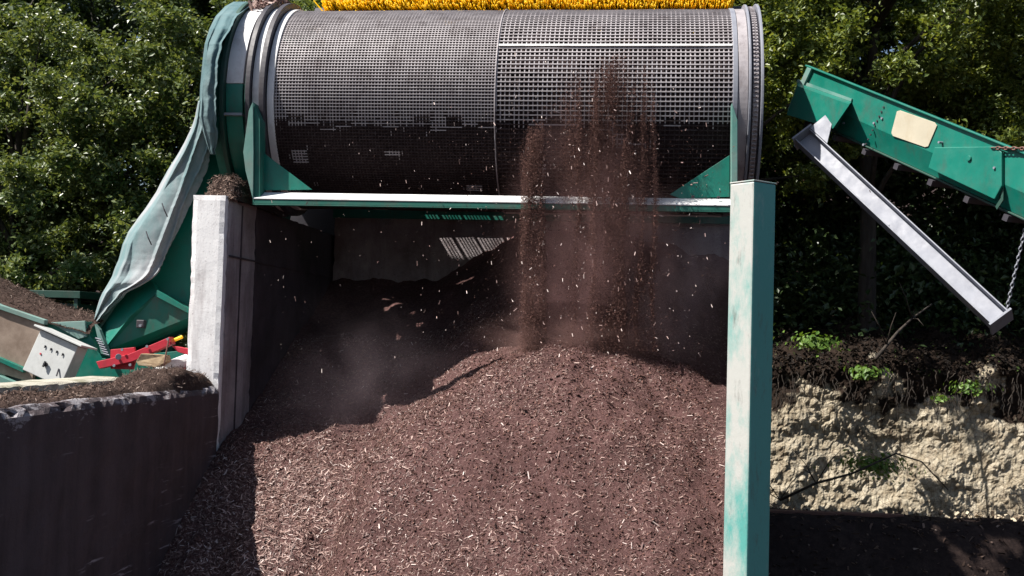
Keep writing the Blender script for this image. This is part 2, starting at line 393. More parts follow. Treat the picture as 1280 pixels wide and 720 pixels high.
for _ in range(26000):
    x = r.uniform(-3.7, .65); y = r.uniform(7.4, 12); pts.append((x, y, heap(x, y)+.003))
pts = np.array(pts); s_ = r.uniform(.008, .022, len(pts))
V_, F_ = flakes(pts, s_, s_*.8, s_*.5, None, 6)
tag(link('crumbs', V_, F_, CRUMB, heap_t), kind='stuff')

r = np.random.default_rng(19); V = []; Fc = []
for _ in range(700):
    x = r.uniform(-3.6, .6); y = r.uniform(7.4, 11.6)
    if r.random() > .25+.75*smooth((fn((x, y, 0), .9, 7)+.2)/.5): continue
    c = np.array((x, y, heap(x, y)+.004)); q = r.uniform(.008, .020)*(.6+.8*r.random()); k = len(V); d = r.normal(size=(14, 3)); d /= np.linalg.norm(d, axis=1, keepdims=True)
    import bmesh
    bm = bmesh.new(); [bm.verts.new(tuple(c+dd*q*r.uniform(.75, 1.15)*np.array([1.2, 1, .7]))) for dd in d]; bmesh.ops.convex_hull(bm, input=bm.verts); bm.verts.index_update()
    V += [tuple(v.co) for v in bm.verts]; Fc += [[v.index+k for v in f.verts] for f in bm.faces]; bm.free()
tag(link('clods', V, Fc, COMPOST, heap_t), kind='stuff')
# ---- falling compost
r = np.random.default_rng(21); pts = []
streams = [(666, .045, .24), (718, .07, .05), (768, .13, .28), (798, .07, .08), (740, .25, .10)]+[(r.uniform(650, 686), .018, .024) for _ in range(4)]+[(r.normal(765, 25), r.uniform(.014, .03), .036) for _ in range(12)]
W8 = np.array([s[2] for s in streams]); W8 = W8/W8.sum()
n = 300000; k = r.choice(len(streams), n, p=W8)
for i in range(n):
    px, sd, _ = streams[k[i]]; t = r.random()**.9
    ytop = 74+1.1*max(0, abs(px-770)-28)+30*fn((px*.09, 0, 0), 1, 2)+ r.exponential(24)
    py = ytop + (440-ytop)*t
    wander = .035*fn((px, t*2.5, 0), 1)+.03*t*(1 if px > 700 else 0)*(-1)
    p = at(px, py, 10.24+r.normal()*.08)
    x = p.x + r.normal()*sd*(.75+.5*t) + wander; z = p.z
    f = fbm((x*9, z*1.1, 0), 1, 4)
    if f < -.12 and r.random() < .75: continue
    y = p.y + .1*t; hz = heap(x, y)
    if z > hz-.01: pts.append((x, y, z))
# wide spray
for i in range(4500):
    p = at(r.normal(735, 85), 170+275*r.random(), 10.2+r.normal()*.12)
    if p.z > heap(p.x, p.y): pts.append(tuple(p))
pts = np.array(pts); s_ = r.uniform(.0018, .0044, len(pts))*(1+1.4*(r.random(len(pts)) > .97))
V_, F_ = flakes(pts, s_*2.2, s_, s_*.6, None, 8)
tag(link('falling_compost', V_, F_, CRUMB), 'reddish-brown curtain of fine compost pouring off the drum onto the heap', 'falling compost', kind='stuff')
pts = []; L = []
for i in range(900):
    u = r.random()
    if u < .55: px = r.normal(720, 75); py = r.uniform(120, 430)
    elif u < .9: px = r.uniform(330, 890); py = r.uniform(150, 470)
    else: px = r.uniform(560, 900); py = r.uniform(60, 250)
    p = at(px, py, r.uniform(9.9, 10.25))
    if p.z > heap(p.x, p.y)+.02: pts.append(tuple(p)); L.append(r.uniform(.012, .045) if r.random() < .35 else r.uniform(.006, .016))
pts = np.array(pts); L = np.array(L); up = np.tile(np.array([[.9, .3, .1]]), (len(pts), 1))
V_, F_ = flakes(pts, L, L*.22+.002, L*.08+.001, up/np.linalg.norm(up[0]), 10, .25)
tag(link('flying_wood_chips', V_, F_, CHIP_AIR), 'pale wood splinters flying through the air around the falling compost', 'wood chips', kind='stuff')

# ---- dust
def dust(name, cen, rad, dens, label, col=(.75, .60, .66), sc_=2.2):
    me = bpy.data.meshes.new(name); import bmesh
    bm = bmesh.new(); bmesh.ops.create_icosphere(bm, subdivisions=3, radius=1); bm.to_mesh(me); bm.free()
    o = bpy.data.objects.new(name, me); C.objects.link(o); o.location = cen; o.scale = rad
    m = bpy.data.materials.new(name); m.use_nodes = True; t = m.node_tree; t.nodes.remove(t.nodes['Principled BSDF'])
    pv = t.nodes.new('ShaderNodeVolumePrincipled'); t.links.new(pv.outputs[0], t.nodes['Material Output'].inputs['Volume'])
    pv.inputs['Color'].default_value = (*col, 1); pv.inputs['Anisotropy'].default_value = .2
    g = N(t, 'ShaderNodeTexGradient', gradient_type='QUADRATIC_SPHERE'); t.links.new(coord(t), g.inputs[0])
    nn = N(t, 'ShaderNodeTexNoise', Scale=sc_, Detail=3, Roughness=.55, Distortion=.6); t.links.new(coord(t), nn.inputs['Vector'])
    mr = N(t, 'ShaderNodeMapRange'); t.links.new(nn.outputs['Fac'], mr.inputs[0]); mr.inputs[1].default_value = .40; mr.inputs[2].default_value = .72; mr.inputs[4].default_value = dens
    mu = N(t, 'ShaderNodeMath', operation='MULTIPLY'); t.links.new(g.outputs['Fac'], mu.inputs[0]); t.links.new(mr.outputs[0], mu.inputs[1])
    t.links.new(mu.outputs[0], pv.inputs['Density']); me.materials.append(m)
    return tag(o, label, 'dust', kind='stuff')
dust('dust_cloud', at(738, 330, 10.35), (1.0, .35, 1.75), 13.0, 'brown dust hanging about the falling curtain of compost', (.55, .33, .32))
dust('dust_cloud', at(700, 425, 10.35), (.95, .4, .35), 9.0, 'reddish dust puffing up where the falling compost lands', (.60, .38, .34))
dust('dust_cloud', at(440, 480, 10.5), (1.45, .6, 1.05), .9, 'faint mauve dust drifting above the heap beside the left wall')
dust('dust_cloud', at(858, 370, 10.7), (.8, .5, 1.2), 3.0, 'faint mauve dust drifting above the heap beside the tall column')

# ================================================================== CONCRETE BAY
PT = at(240, 243, 10.0); PZT = PT.z
XL0 = at(236, 360, 10).x; XL1 = at(278, 360, 10).x
bay_l = thing('concrete_wall', (XL0, 11.8, 0), 'tall concrete side wall left of the heap with a whitewashed front end', 'wall')
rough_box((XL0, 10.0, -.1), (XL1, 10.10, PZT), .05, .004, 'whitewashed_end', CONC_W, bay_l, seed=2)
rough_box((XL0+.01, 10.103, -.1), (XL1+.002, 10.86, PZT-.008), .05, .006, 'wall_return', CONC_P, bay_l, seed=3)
rough_box((XL0+.012, 10.863, -.1), (XL1+.004, 13.9, PZT-.015), .07, .008, 'wall_face', CONC_D, bay_l, seed=3)  # darker than the wall's front part, bay shade put into its colour
m_ = MB(); m_.box((XL1+.002, 10.12, 3.27), (XL1+.016, 13.8, 3.285)); m_.box((XL1+.002, 10.42, 1.6), (XL1+.014, 10.432, PZT-.05)); m_.build('joint', CONC_D, bay_l)
ob = rough_box((XL1+.03, 13.6, -.1), (1.1, 13.95, 4.02), .09, .008, 'concrete_wall', CONC_P, seed=7, origin=(-1.3, 13.75, 0))
tag(ob, 'grey concrete back wall in the shade behind the heap', 'wall')
WS = math.tan(R(5.25))          # the right side wall runs slightly outwards
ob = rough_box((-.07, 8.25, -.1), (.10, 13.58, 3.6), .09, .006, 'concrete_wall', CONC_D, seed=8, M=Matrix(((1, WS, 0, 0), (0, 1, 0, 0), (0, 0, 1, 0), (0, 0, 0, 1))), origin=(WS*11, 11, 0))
tag(ob, 'dark concrete side wall running back behind the tall column', 'wall')
# low push wall that comes towards the camera
NW1 = XL1+.03; NWZ = 2.10
low = thing('low_wall', (NW1-.3, 7.6, 0), 'low compost-stained concrete wall in the foreground corner, littered with compost on top', 'wall')
rough_box((NW1-.62, 4.2, -.1), (NW1, 9.995, NWZ), .06, .014, 'wall_body', CONC_L, low, seed=11, edge=.045)
r = np.random.default_rng(4)
m_ = MB()
for (y0, y1, z0, z1) in ((6.35, 6.95, 1.28, 1.305), (6.3, 7.0, 1.05, 1.075), (6.1, 6.9, .93, .95), (6.2, 6.8, .82, .84)):
    pass
# concrete coping, cleaner at the outer edge
rough_box((NW1-1.05, 4.2, 1.6), (NW1-.64, 9.6, NWZ+.07), .06, .01, 'coping', CONC_T, low, seed=12, edge=.02)

def fibres(name, pos_up, n, lmin, lmax, m, parent, seed):
    r = np.random.default_rng(seed); k = r.integers(0, len(pos_up), n)
    P = np.array([pos_up[i][0] for i in k]) + r.normal(size=(n, 3))*.012; U = np.array([pos_up[i][1] for i in k])
    L = r.uniform(lmin, lmax, n); V, Fc = flakes(P+U*.01, L, L*.10+.002, L*.05, U, seed, .55)
    return tag(link(name, V, Fc, m, parent), kind='stuff')
def mound(name, f, x0, x1, y0, y1, step, m, parent=None, label=None, cat=None, nf=2500, chip=CHIP, fl=(.02, .07), origin=None):
    xs = np.arange(x0, x1+1e-6, step); ys = np.arange(y0, y1+1e-6, step); V = []; Fc = []; samp = []
    for y in ys:
        for x in xs:
            z = f(x, y); V.append((x, y, z))
    n = len(xs)
    for j in range(len(ys)-1):
        for i in range(n-1):
            Fc.append([j*n+i, j*n+i+1, (j+1)*n+i+1, (j+1)*n+i]); a = Vector(V[j*n+i]); b = Vector(V[j*n+i+1]); c = Vector(V[(j+1)*n+i])
            samp.append((tuple(a), tuple((b-a).cross(c-a).normalized())))
    if parent is None:
        parent = thing(name, origin, label, cat)
    o = link('mound_body', V, Fc, m, parent, smooth=True)
    fibres('fibres', samp, nf, *fl, chip, parent, 31); return parent
def f_low(x, y):
    # spilled compost along the top of the low wall, heaped up against the tall wall
    u = (x-(NW1-.62))/.62; e = smooth(min(1, (1-abs(2*u-1))*2.2))
    hgt = .015+.13*smooth((y-8.55)/.9)*(1-.45*smooth((y-9.5)/.45))+.05*max(0, fn((x, y, 0), 2, 3))
    z = NWZ-.06+e*(hgt+.06)+.035*fbm((x, y, 0), 7, 2)*e
    if u > .97: z -= .10*(u-.97)/.03
    return z
mound('spilled_compost', f_low, NW1-.64, NW1-.012, 4.3, 9.98, .03, FIBRE_SOIL, None, 'fibrous ridge of spilled brown compost lying along the low foreground wall', 'spilled compost', 7000, FIBRE, (.012, .045), (NW1-.3, 7.2, NWZ))
def f_pil(x, y):
    u = (x-(XL0+.04))/(XL1+.05-XL0-.04); e = smooth(min(1, max(0, (1-abs(2*u-1)))*2.6)); v = (y-10.05)/1.3; e2 = smooth(min(1, (1-abs(2*v-1))*2.6))
    return PZT-.03+(e*e2)*(.22+.06*fn((x, y, 0), 3))+.02*fbm((x, y, 0), 10, 2)*e
mound('spilled_compost', f_pil, XL0+.04, XL1+.05, 10.05, 11.35, .02, FIBRE_SOIL, None, 'round clump of fibrous compost sitting on top of the whitewashed wall end', 'spilled compost', 4200, FIBRE, (.015, .055), ((XL0+XL1)/2, 10.6, PZT))

# ---- tall steel column at the right
CY0, CY1 = 7.86, 8.02
a = at(910, 360, CY1); b_ = at(940, 360, CY0); c_ = at(968, 360, CY1); ct = at(941, 224, CY0).z
colt = thing('steel_column', (b_.x, CY1, 0), 'tall square steel column with scuffed white and teal paint at the right of the heap', 'column')
s1 = (Vector((a.x, CY1, 0))); s2 = Vector((b_.x, CY0, 0)); s3 = Vector((c_.x, CY1, 0)); s4 = s1+s3-s2
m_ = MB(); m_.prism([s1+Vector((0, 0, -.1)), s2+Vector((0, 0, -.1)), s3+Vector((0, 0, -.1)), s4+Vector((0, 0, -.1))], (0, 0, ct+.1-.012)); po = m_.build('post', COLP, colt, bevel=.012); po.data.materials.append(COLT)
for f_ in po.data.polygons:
    if f_.normal.x > .3 and f_.normal.y < 0: f_.material_index = 1  # this face takes the tealer mix, the rest the paler
cc_ = (s1+s3)/2; m_ = MB(); P4 = [cc_+(s-cc_)*1.015+Vector((0, 0, ct-.011)) for s in (s1, s2, s3, s4)]; m_.prism(P4, (0, 0, .010)); m_.build('cap_plate', COLP, colt, bevel=.003)

# ================================================================== TROMMEL
YC, RD = 11.5, 1.0
def zc_of():
    lo_, hi_ = 3.5, 7.0
    for _ in range(40):
        z = (lo_+hi_)/2; best = 0
        for i in range(0, 200):
            ph = R(i); p = Vector((-1.5, YC-RD*math.cos(ph), z+RD*math.sin(ph)))-EYE
            best = max(best, p.dot(_U)/p.dot(_F)+0*p.x)
        d = at(560, 14, YC)-EYE; tgt = d.dot(_U)/d.dot(_F)
        p0 = at(560, 14, YC)
        if best < tgt: lo_ = z
        else: hi_ = z
    return (lo_+hi_)/2
ZC = zc_of()
tr = thing('trommel_screen', (-1.3, YC, 0), 'huge perforated drum screen with green frame spanning the bay above the heap', 'screening machine')
def cyl_pt(x, r_, ph): return (x, YC-r_*math.cos(ph), ZC+r_*math.sin(ph))
def xdr(px, py=150, r_=1.0): return at(px, py, YC-r_).x
X0 = xdr(340); XS = xdr(618); X1 = xdr(916)
MUD_SHADE = soil('mud_and_shade_steel', [(.30, (.030, .021, .021)), (.5, (.070, .049, .049)), (.72, (.17, .135, .135))], 30)
def dent(x, ph): return 1+.007*fn((x*1.2, math.cos(ph)*2, math.sin(ph)*2), 1, 2)+.002*fn((x*6, math.cos(ph)*9, math.sin(ph)*9), 1, 6)
def screen(x0, x1, pitch, wire, name, seed):
    V = []; Fc = []; n = 132; nr = int(round((x1-x0)/pitch)); hw = wire/2
    rg = random.Random(seed)
    for i in range(nr+1):
        x = x0+(x1-x0)*i/nr+rg.uniform(-.002, .002); k0 = len(V); x = min(max(x, x0+hw), x1-hw)
        for j in range(n):
            ph = 2*math.pi*j/n; q = dent(x, ph)
            for (dx, dr) in ((-hw, -hw), (hw, -hw), (hw, hw), (-hw, hw)): V.append(cyl_pt(x+dx, q*RD+dr, ph))
        for j in range(n):
            a0 = k0+j*4; b0 = k0+((j+1) % n)*4
            for e in range(4): Fc.append([a0+e, a0+(e+1) % 4, b0+(e+1) % 4, b0+e])
    nl = int(round(2*math.pi*RD/pitch)); ns = 14
    for i in range(nl):
        ph = 2*math.pi*i/nl+rg.uniform(-.001, .001); k0 = len(V); dp = hw/RD
        for j in range(ns+1):
            x = x0+(x1-x0)*j/ns; q = dent(x, ph)
            for (da, dr) in ((-dp, -hw), (dp, -hw), (dp, hw), (-dp, hw)): V.append(cyl_pt(x, q*RD+dr+wire*.55, ph+da))
        for j in range(ns):
            a0 = k0+j*4; b0 = a0+4
            for e in range(4): Fc.append([a0+e, a0+(e+1) % 4, b0+(e+1) % 4, b0+e][::-1])
    o = link(name, V, Fc, STEEL, tr); o.data.materials.append(MUD_SHADE); idx = []
    for f in o.data.polygons:          # caked soil plus shade painted on the bars below the sun's terminator, ragged edge
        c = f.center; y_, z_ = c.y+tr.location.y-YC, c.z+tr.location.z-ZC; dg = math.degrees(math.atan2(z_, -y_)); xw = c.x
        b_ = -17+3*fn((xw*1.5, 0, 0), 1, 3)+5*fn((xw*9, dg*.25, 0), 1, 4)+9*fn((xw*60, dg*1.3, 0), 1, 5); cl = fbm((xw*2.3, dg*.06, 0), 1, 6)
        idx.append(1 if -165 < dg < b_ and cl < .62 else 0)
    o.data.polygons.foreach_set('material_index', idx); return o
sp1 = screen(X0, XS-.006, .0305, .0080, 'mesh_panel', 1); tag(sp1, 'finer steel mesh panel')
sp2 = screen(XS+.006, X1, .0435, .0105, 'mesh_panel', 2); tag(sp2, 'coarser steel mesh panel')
def band(x0, x1, r0, r1, name, m, n=128, ph0=0, ph1=2*math.pi, parent=None, smooth_=True):
    """ring with thickness r0..r1 from x0 to x1"""
    V = []; Fc = []; full = abs(ph1-ph0-2*math.pi) < 1e-6; cnt = n if full else n+1
    for j in range(cnt):
        ph = ph0+(ph1-ph0)*j/n
        for (x, r_) in ((x0, r0), (x1, r0), (x1, r1), (x0, r1)): V.append(cyl_pt(x, r_, ph))
    for j in range(n):
        a0 = j*4; b0 = ((j+1) % cnt)*4
        for e in range(4): Fc.append([a0+e, a0+(e+1) % 4, b0+(e+1) % 4, b0+e])
    if not full: Fc.append([0, 1, 2, 3][::-1]); Fc.append([n*4+i for i in range(4)])
    o = link(name, V, Fc, m, parent or tr, bevel=.004); return o
band(XS-.005, XS+.005, .985, 1.022, 'seam_strip', STEEL)
# lengthwise seam strips on the coarse panel
for ph in (26.5, 146.5, 266.5):
    p = R(ph); m_ = MB(); d = .011
    P = [cyl_pt(XS+.01, 1.012, p-d), cyl_pt(XS+.01, 1.012, p+d), cyl_pt(XS+.01, 1.026, p+d), cyl_pt(XS+.01, 1.026, p-d)]
    m_.prism(P, (X1-XS-.02, 0, 0)); m_.build('seam_strip', WHITE, tr)
# caked compost plugging the mesh from inside: cell-sized plugs, open where the noise says so
def caked(x0, x1, pitch, seed):
    V = []; Fc = []; nr = int((x1-x0)/pitch); nl = int(2*math.pi*RD/pitch)
    for i in range(nr):
        for j in range(nl):
            ph = 2*math.pi*j/nl; x = x0+(i+.5)*pitch; cth = math.cos(ph); sth = math.sin(ph)
            f = fbm((x*1.6, cth*2, sth*2), 1.6, seed, 4)+.35*fn((x*14, cth*14, sth*14), 1, seed)
            deg = math.degrees(ph)
            if deg > 180: deg -= 360
            if -95 < deg < 8 : th = -.8          # lower front, carries the load
            elif 8 <= deg < 90: th = .02          # upper front, mostly open
            else: th = -.36                       # rear
            if f < th: continue
            h = pitch*.5/RD; k = len(V); rr = .965-.012*fn((x*20, j, 0), 1)
            V += [cyl_pt(x-pitch/2, rr, ph-h), cyl_pt(x+pitch/2, rr, ph-h), cyl_pt(x+pitch/2, rr, ph+h), cyl_pt(x-pitch/2, rr, ph+h)]; Fc.append([k, k+1, k+2, k+3])
    return V, Fc
V1, F1 = caked(X0, XS, .0305, 5); V2, F2 = caked(XS, X1, .0435, 9); k = len(V1)
WET = soil('damp_compost', [(.30, (.022, .014, .014)), (.5, (.045, .029, .030)), (.72, (.09, .06, .06))], 38)
ck = link('caked_compost', V1+V2, F1+[[i+k for i in f] for f in F2], WET, tr); so = ck.modifiers.new('thick', 'SOLIDIFY'); so.thickness = .02
V = []; Fc = []; nx_ = 300; npz = 110  # compost coat carried up the inside so it shades the lower bars
for i in range(nx_+1):
    x = X0+.01+(X1-X0-.02)*i/nx_
    top = 10+9.0*fbm((x*1.4, 0, 0), 1, 3, 4)+4*fn((x*11, 0, 0), 1, 3)
    for j in range(npz+1):
        dg = -105+138*j/npz; ph = R(dg); t = smooth((top-dg)/9+.5)
        q = dent(x, ph)-.075+.063*t+(.0100 if x < XS else .0115)*smooth((-14-dg+3*fn((x*4, 0, 0), 1, 2))/7)+.003*fbm((x*5, j*.25, 0), 1, 4, 4)+.003*fn((x*40, j*1.1, 0), 1, 4)
        hole = smooth((fbm((x*2.6, j*.10, 5), 1, 8, 5)-.42)/.12)
        V.append(cyl_pt(x, q-.03*hole, ph))
for i in range(nx_):
    for j in range(npz): Fc.append([i*(npz+1)+j, (i+1)*(npz+1)+j, (i+1)*(npz+1)+j+1, i*(npz+1)+j+1][::-1])
link('caked_compost', V, Fc, WET, tr, smooth=True)
# load of compost tumbling inside the drum
V = []; Fc = []; n = 30; xs_ = np.linspace(X0+.05, X1-.05, 90)
for x in xs_:
    for j in range(n+1):
        u = j/n; ph = R(-150+140*u); r_ = .955 if j in (0, n) else .95
        a0 = Vector(cyl_pt(x, .955, R(-150))); a1 = Vector(cyl_pt(x, .955, R(-10))); p = a0.lerp(a1, u); p.z += -.05*math.sin(math.pi*u)+.05*fbm((x, u*3, 0), 3, 2); p.x = x; V.append(tuple(p))
for i in range(len(xs_)-1):
    for j in range(n): Fc.append([i*(n+1)+j, i*(n+1)+j+1, (i+1)*(n+1)+j+1, (i+1)*(n+1)+j])
link('compost_load', V, Fc, COMPOST, tr)
# feed end rings (left)
def xe(px, r_=1.03): return at(px, 170, YC-r_).x
band(xe(331)+.0, X0+.012, .955, 1.022, 'end_band', WHITE)
band(xe(323.5), xe(330), .96, 1.085, 'running_ring', DARKM)
band(xe(313.5), xe(323), .96, 1.045, 'end_band', WHITE)
band(xe(307), xe(313), .96, 1.10, 'running_ring', DARKM)
hood = band(xe(281), xe(302), .99, 1.05, 'feed_hood', WHITE, ph0=R(3), ph1=R(185)); hood['label'] = 'green hood over the feed end, its top whitened as sun glare'  # white here is sun glare put into the green hood's colour
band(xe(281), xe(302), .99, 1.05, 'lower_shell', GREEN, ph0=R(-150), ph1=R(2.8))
band(xe(275), xe(280.5), .97, 1.11, 'hood_flange', GREEN_DARK, ph0=R(-60), ph1=R(195))
band(xe(262), xe(274.5), .95, 1.05, 'inlet_shell', GREEN, ph0=R(-60), ph1=R(195))
m_ = MB(); pA = Vector(cyl_pt(xe(274), 1.075, R(-13))); m_.box((pA.x, pA.y-.02, pA.z-.012), (xe(303), pA.y+.10, pA.z+.012)); m_.build('hood_rim', GALV, tr)
# discharge end rings (right)
def xg(px, r_=1.03): return at(px, 150, YC-r_).x
band(X1-.004, xg(922), .96, 1.02, 'end_band', GALV)
band(xg(922.5), xg(935), .96, 1.012, 'end_band', STEEL)
band(xg(935.5), xg(938.5), .96, 1.055, 'ring_flange', GALV)
band(xg(939), xg(950), .95, 1.015, 'sprocket_drum', DARKM)
band(xg(950.5), xg(954), .95, 1.06, 'ring_flange', GALV)
xc_ = (xg(939)+xg(950))/2; m_ = MB(); nb_ = 150
V = [cyl_pt(xc_+sx, q, 2*math.pi*j/96) for j in range(96) for sx, q in ((-.024, 1.0155), (.024, 1.0155), (.024, 1.0175), (-.024, 1.0175))]
m_.add(V, [[j*4+e, j*4+(e+1) % 4, ((j+1) % 96)*4+(e+1) % 4, ((j+1) % 96)*4+e] for j in range(96) for e in range(4)])
for i in range(nb_):
    ph = 2*math.pi*i/nb_; h = .011
    for sx in (-.016, .016):
        P = [cyl_pt(xc_+sx-.006, 1.016, ph-h), cyl_pt(xc_+sx-.006, 1.016, ph+h), cyl_pt(xc_+sx-.006, 1.036, ph+h*.8), cyl_pt(xc_+sx-.006, 1.036, ph-h*.8)]
        m_.prism(P, (.012, 0, 0))
    m_.tube([cyl_pt(xc_-.02, 1.03, ph), cyl_pt(xc_+.02, 1.03, ph)], .0065, 6)
m_.build('drive_chain', STEEL, tr)
# frame: front beam, posts, gussets, rear beam
BY = 10.36
bl = at(318, 247, BY-.04); br = at(912, 256, BY-.04); bt = at(318, 238, BY+.10)
zb = (bl.z+br.z)/2
xl_, xr_ = at(318, 247, BY).x, at(925, 256, BY).x
m_ = MB(); m_.prism([(xl_, BY-.05, zb-.002), (xl_, BY+.10, zb+.070), (xl_, BY+.10, zb+.058), (xl_, BY-.05, zb-.014)], (xr_-xl_, 0, 0)); m_.build('beam_flange', WHITE, tr, bevel=.003)  # white stands in for sun glare on the green flange
m_ = MB(); m_.box((xl_, BY-.045, zb-.058), (xr_, BY-.033, zb-.016)); m_.box((xl_, BY-.045, zb-.068), (xr_, BY+.02, zb-.0585)); m_.build('front_beam', GREEN_DIRTY, tr, bevel=.003)
zr = at(600, 275, 13.537).z; zt = at(600, 257, 13.537).z
m_ = MB(); m_.box((XL1+.03, 13.537, zr), (1.1, 13.56, zt)); m_.box((XL1+.03, 13.50, zt+.002), (1.1, 13.56, zt+.014)); m_.build('rear_beam', GREEN, tr, bevel=.004)
# unseen sheet added behind the drum to block sun; slots cast the light spots
zq = ZC+.30; sx, sy = .52/.819, .242/.819
wp = [at(px, 310, 13.6) for px in (556, 572, 577, 600, 604, 636, 641, 652)]; dz = zq-wp[0].z; ox = [p.x-sx*dz for p in wp]
y0 = 13.537-sy*(zq-at(600, 300, 13.537).z); y1 = 13.537-sy*(zq-at(600, 259, 13.537).z)
m_ = MB(); X_a, X_b = XL1-1.2, X1+.05
m_.box((X_a, 12.48, zq), (X_b, y0, zq+.01)); m_.box((X_a, y1, zq), (X_b, 13.72, zq+.01)); xsv = [X_a]+ox+[X_b]
for i in range(0, len(xsv), 2): m_.box((xsv[i], y0, zq), (xsv[i+1], y1, zq+.01))
for i in range(0, len(ox), 2):
    nn_ = max(2, int((ox[i+1]-ox[i])/.036))
    for k in range(1, nn_):
        x = ox[i]+(ox[i+1]-ox[i])*k/nn_; m_.box((x-.008, y0, zq), (x+.008, y1, zq+.01))
m_.box((X_a, 12.48, zq+.01), (X_b, 12.49, ZC+1.0)); m_.build('added_sun_sheet', GREEN_DIRTY, tr)
MB().box((XL1-1.4, 13.975, 2.5), (XL1+.5, 13.985, zq)).build('added_dark_sheet', DARKM, tr)  # sheet added to close the gap above the left wall with dark
def pix_prism(name, pts, Y, d, m, parent, bevel=.004):
    m_ = MB(); m_.prism([at(px, py, Y) for px, py in pts], d); return m_.build(name, m, parent, bevel=bevel)
# left post: tapering plate with a pale front edge
pix_prism('post', [(317, 128), (325, 150), (325, 246), (316, 250), (316.5, 190)], BY-.03, (0, .16, 0), GREEN_DIRTY, tr)
pix_prism('post_edge', [(316, 127), (316.8, 190), (316, 249), (307, 214), (304, 190), (311, 138)], BY-.055, (0, .02, 0), GREEN_PALE, tr, .002)
pix_prism('gusset', [(325.5, 188), (325.5, 238), (390, 237)], BY+.09, (0, .014, 0), GREEN, tr, .002)
pix_prism('post', [(915, 128), (922, 150), (922, 226), (914, 250)], BY-.03, (0, .16, 0), GREEN_PALE, tr)
pix_prism('gusset', [(837, 243), (912, 194), (912, 246), (850, 248)], BY+.09, (0, .014, 0), GREEN, tr, .002)
m_ = MB()
for px, py in ((898, 248), (866, 247)):
    p = at(px, py, BY+.02); MB().tube([p+Vector((0, -.004, -.004)), p+Vector((0, -.012, .016))], .014, 8).build('bolt', DARKM, tr)
# yellow cleaning brush above the drum
byc, bzc, brr = YC+.65, ZC+1.15, .37; bx0, bx1 = at(402, 5, 11.8).x, at(914, 5, 11.8).x
br_t = MB(); br_t.tube([(bx0-.15, byc, bzc), (bx1+.15, byc, bzc)], .12, 24); core = br_t.build('brush_roller', DARKM, tr, smooth=True)
r = np.random.default_rng(12); nbz = 26000
ph = r.uniform(-math.pi*.98, math.pi*.98, nbz); xx = r.uniform(bx0, bx1, nbz); xx = np.round(xx/.035)*.035+r.normal(size=nbz)*.008
rr = brr*(.93+.12*r.random(nbz)); 
d = np.stack([r.normal(size=nbz)*.06, np.cos(ph), np.sin(ph)], 1); cen = np.stack([xx, np.full(nbz, byc), np.full(nbz, bzc)], 1)
tt = np.stack([np.ones(nbz), np.zeros(nbz), np.zeros(nbz)], 1)*.005; t2 = np.stack([np.zeros(nbz), -np.sin(ph), np.cos(ph)], 1)*.005
A = cen+d*.12; B = cen+d*rr[:, None]+np.stack([r.normal(size=nbz)*.012, r.normal(size=nbz)*.012, r.normal(size=nbz)*.01], 1)
V = np.stack([A-tt-t2, A+tt-t2, A+t2*1.5, B-tt-t2, B+tt-t2, B+t2*1.5], 1).reshape(-1, 3); k = (np.arange(nbz)*6)[:, None]
F_ = (k+np.array([[0, 1, 4, 3]])).tolist()+(k+np.array([[1, 2, 5, 4]])).tolist()+(k+np.array([[2, 0, 3, 5]])).tolist()+(k+np.array([[3, 4, 5]])).tolist()
tag(link('bristles', V, F_, BRISTLE, core), kind='stuff')
# clods stuck on the rings' crown
def clods(name, x0, x1, ph0, ph1, n, seed):
    r = np.random.default_rng(seed); x = r.uniform(x0, x1, n); p = r.normal((ph0+ph1)/2, (ph1-ph0)/4, n); q = 1.06+.07*r.random(n)
    P = np.stack([x, YC-q*np.cos(p), ZC+q*np.sin(p)], 1); s = r.uniform(.015, .05, n); V, Fc = flakes(P, s*1.6, s*.6, s*.5, None, seed)
    tag(link(name, V, Fc, CHIP, tr), kind='stuff')
clods('clinging_compost', xe(283), xe(312), R(65), R(100), 1500, 3)

# ================================================================== FEED CHUTE (left)
fc = thing('feed_chute', (at(200, 300, 11).x, 11.2, 0), 'green steel feed chute sloping down from the drum end behind the whitewashed wall', 'chute')
pix_prism('side_panel', [(262, 168), (304, 168), (304, 212), (262, 232), (250, 300), (250, 392), (197, 369), (187, 349), (176, 330), (205, 280), (232, 226)], 10.95, (0, 2.7, 0), GREEN, fc)  # drawn extra deep so it keeps sun off the back wall
def facet(name, pts, m, parent, back=.5, bevel=.004):
    """faceted solid: each corner has its own depth, extruded backwards"""
    m_ = MB(); m_.prism([at(px, py, Y) for px, py, Y in pts], (0, back, 0)); return m_.build(name, m, parent, bevel=bevel)
facet('boot_top_panel', [(140, 362, 11.15), (187, 344, 11.0), (196, 366, 10.75), (162, 396, 10.72), (129, 438, 10.78), (116, 404, 11.2)], GREEN, fc, .3)
facet('boot_front_panel', [(196.5, 366.5, 10.74), (250, 392, 10.74), (250, 402, 10.9), (175, 432, 10.9), (136, 446, 10.9), (130, 439, 10.78), (162, 397, 10.71)], GREEN_DIRTY, fc, .3)
facet('flange_strip', [(196, 362, 10.70), (236, 386, 10.70), (236, 392, 10.70), (194, 370, 10.70)], GREEN, fc, .04, .002)
facet('edge_rail', [(122, 407, 10.98), (151, 366, 10.98), (154, 369, 10.98), (125, 411, 10.98)], GREEN_PALE, fc, .05, .002)
facet('brace', [(118, 405, 10.66), (124, 412, 10.66), (138, 447, 10.66), (126, 442, 10.66)], GREEN_PALE, fc, .06, .003)
m_ = MB(); p = at(175, 405, 10.66); m_.box((p.x-.04, p.y, p.z-.04), (p.x+.04, p.y+.06, p.z+.04)); m_.build('bearing_block', DARKM, fc, bevel=.008)
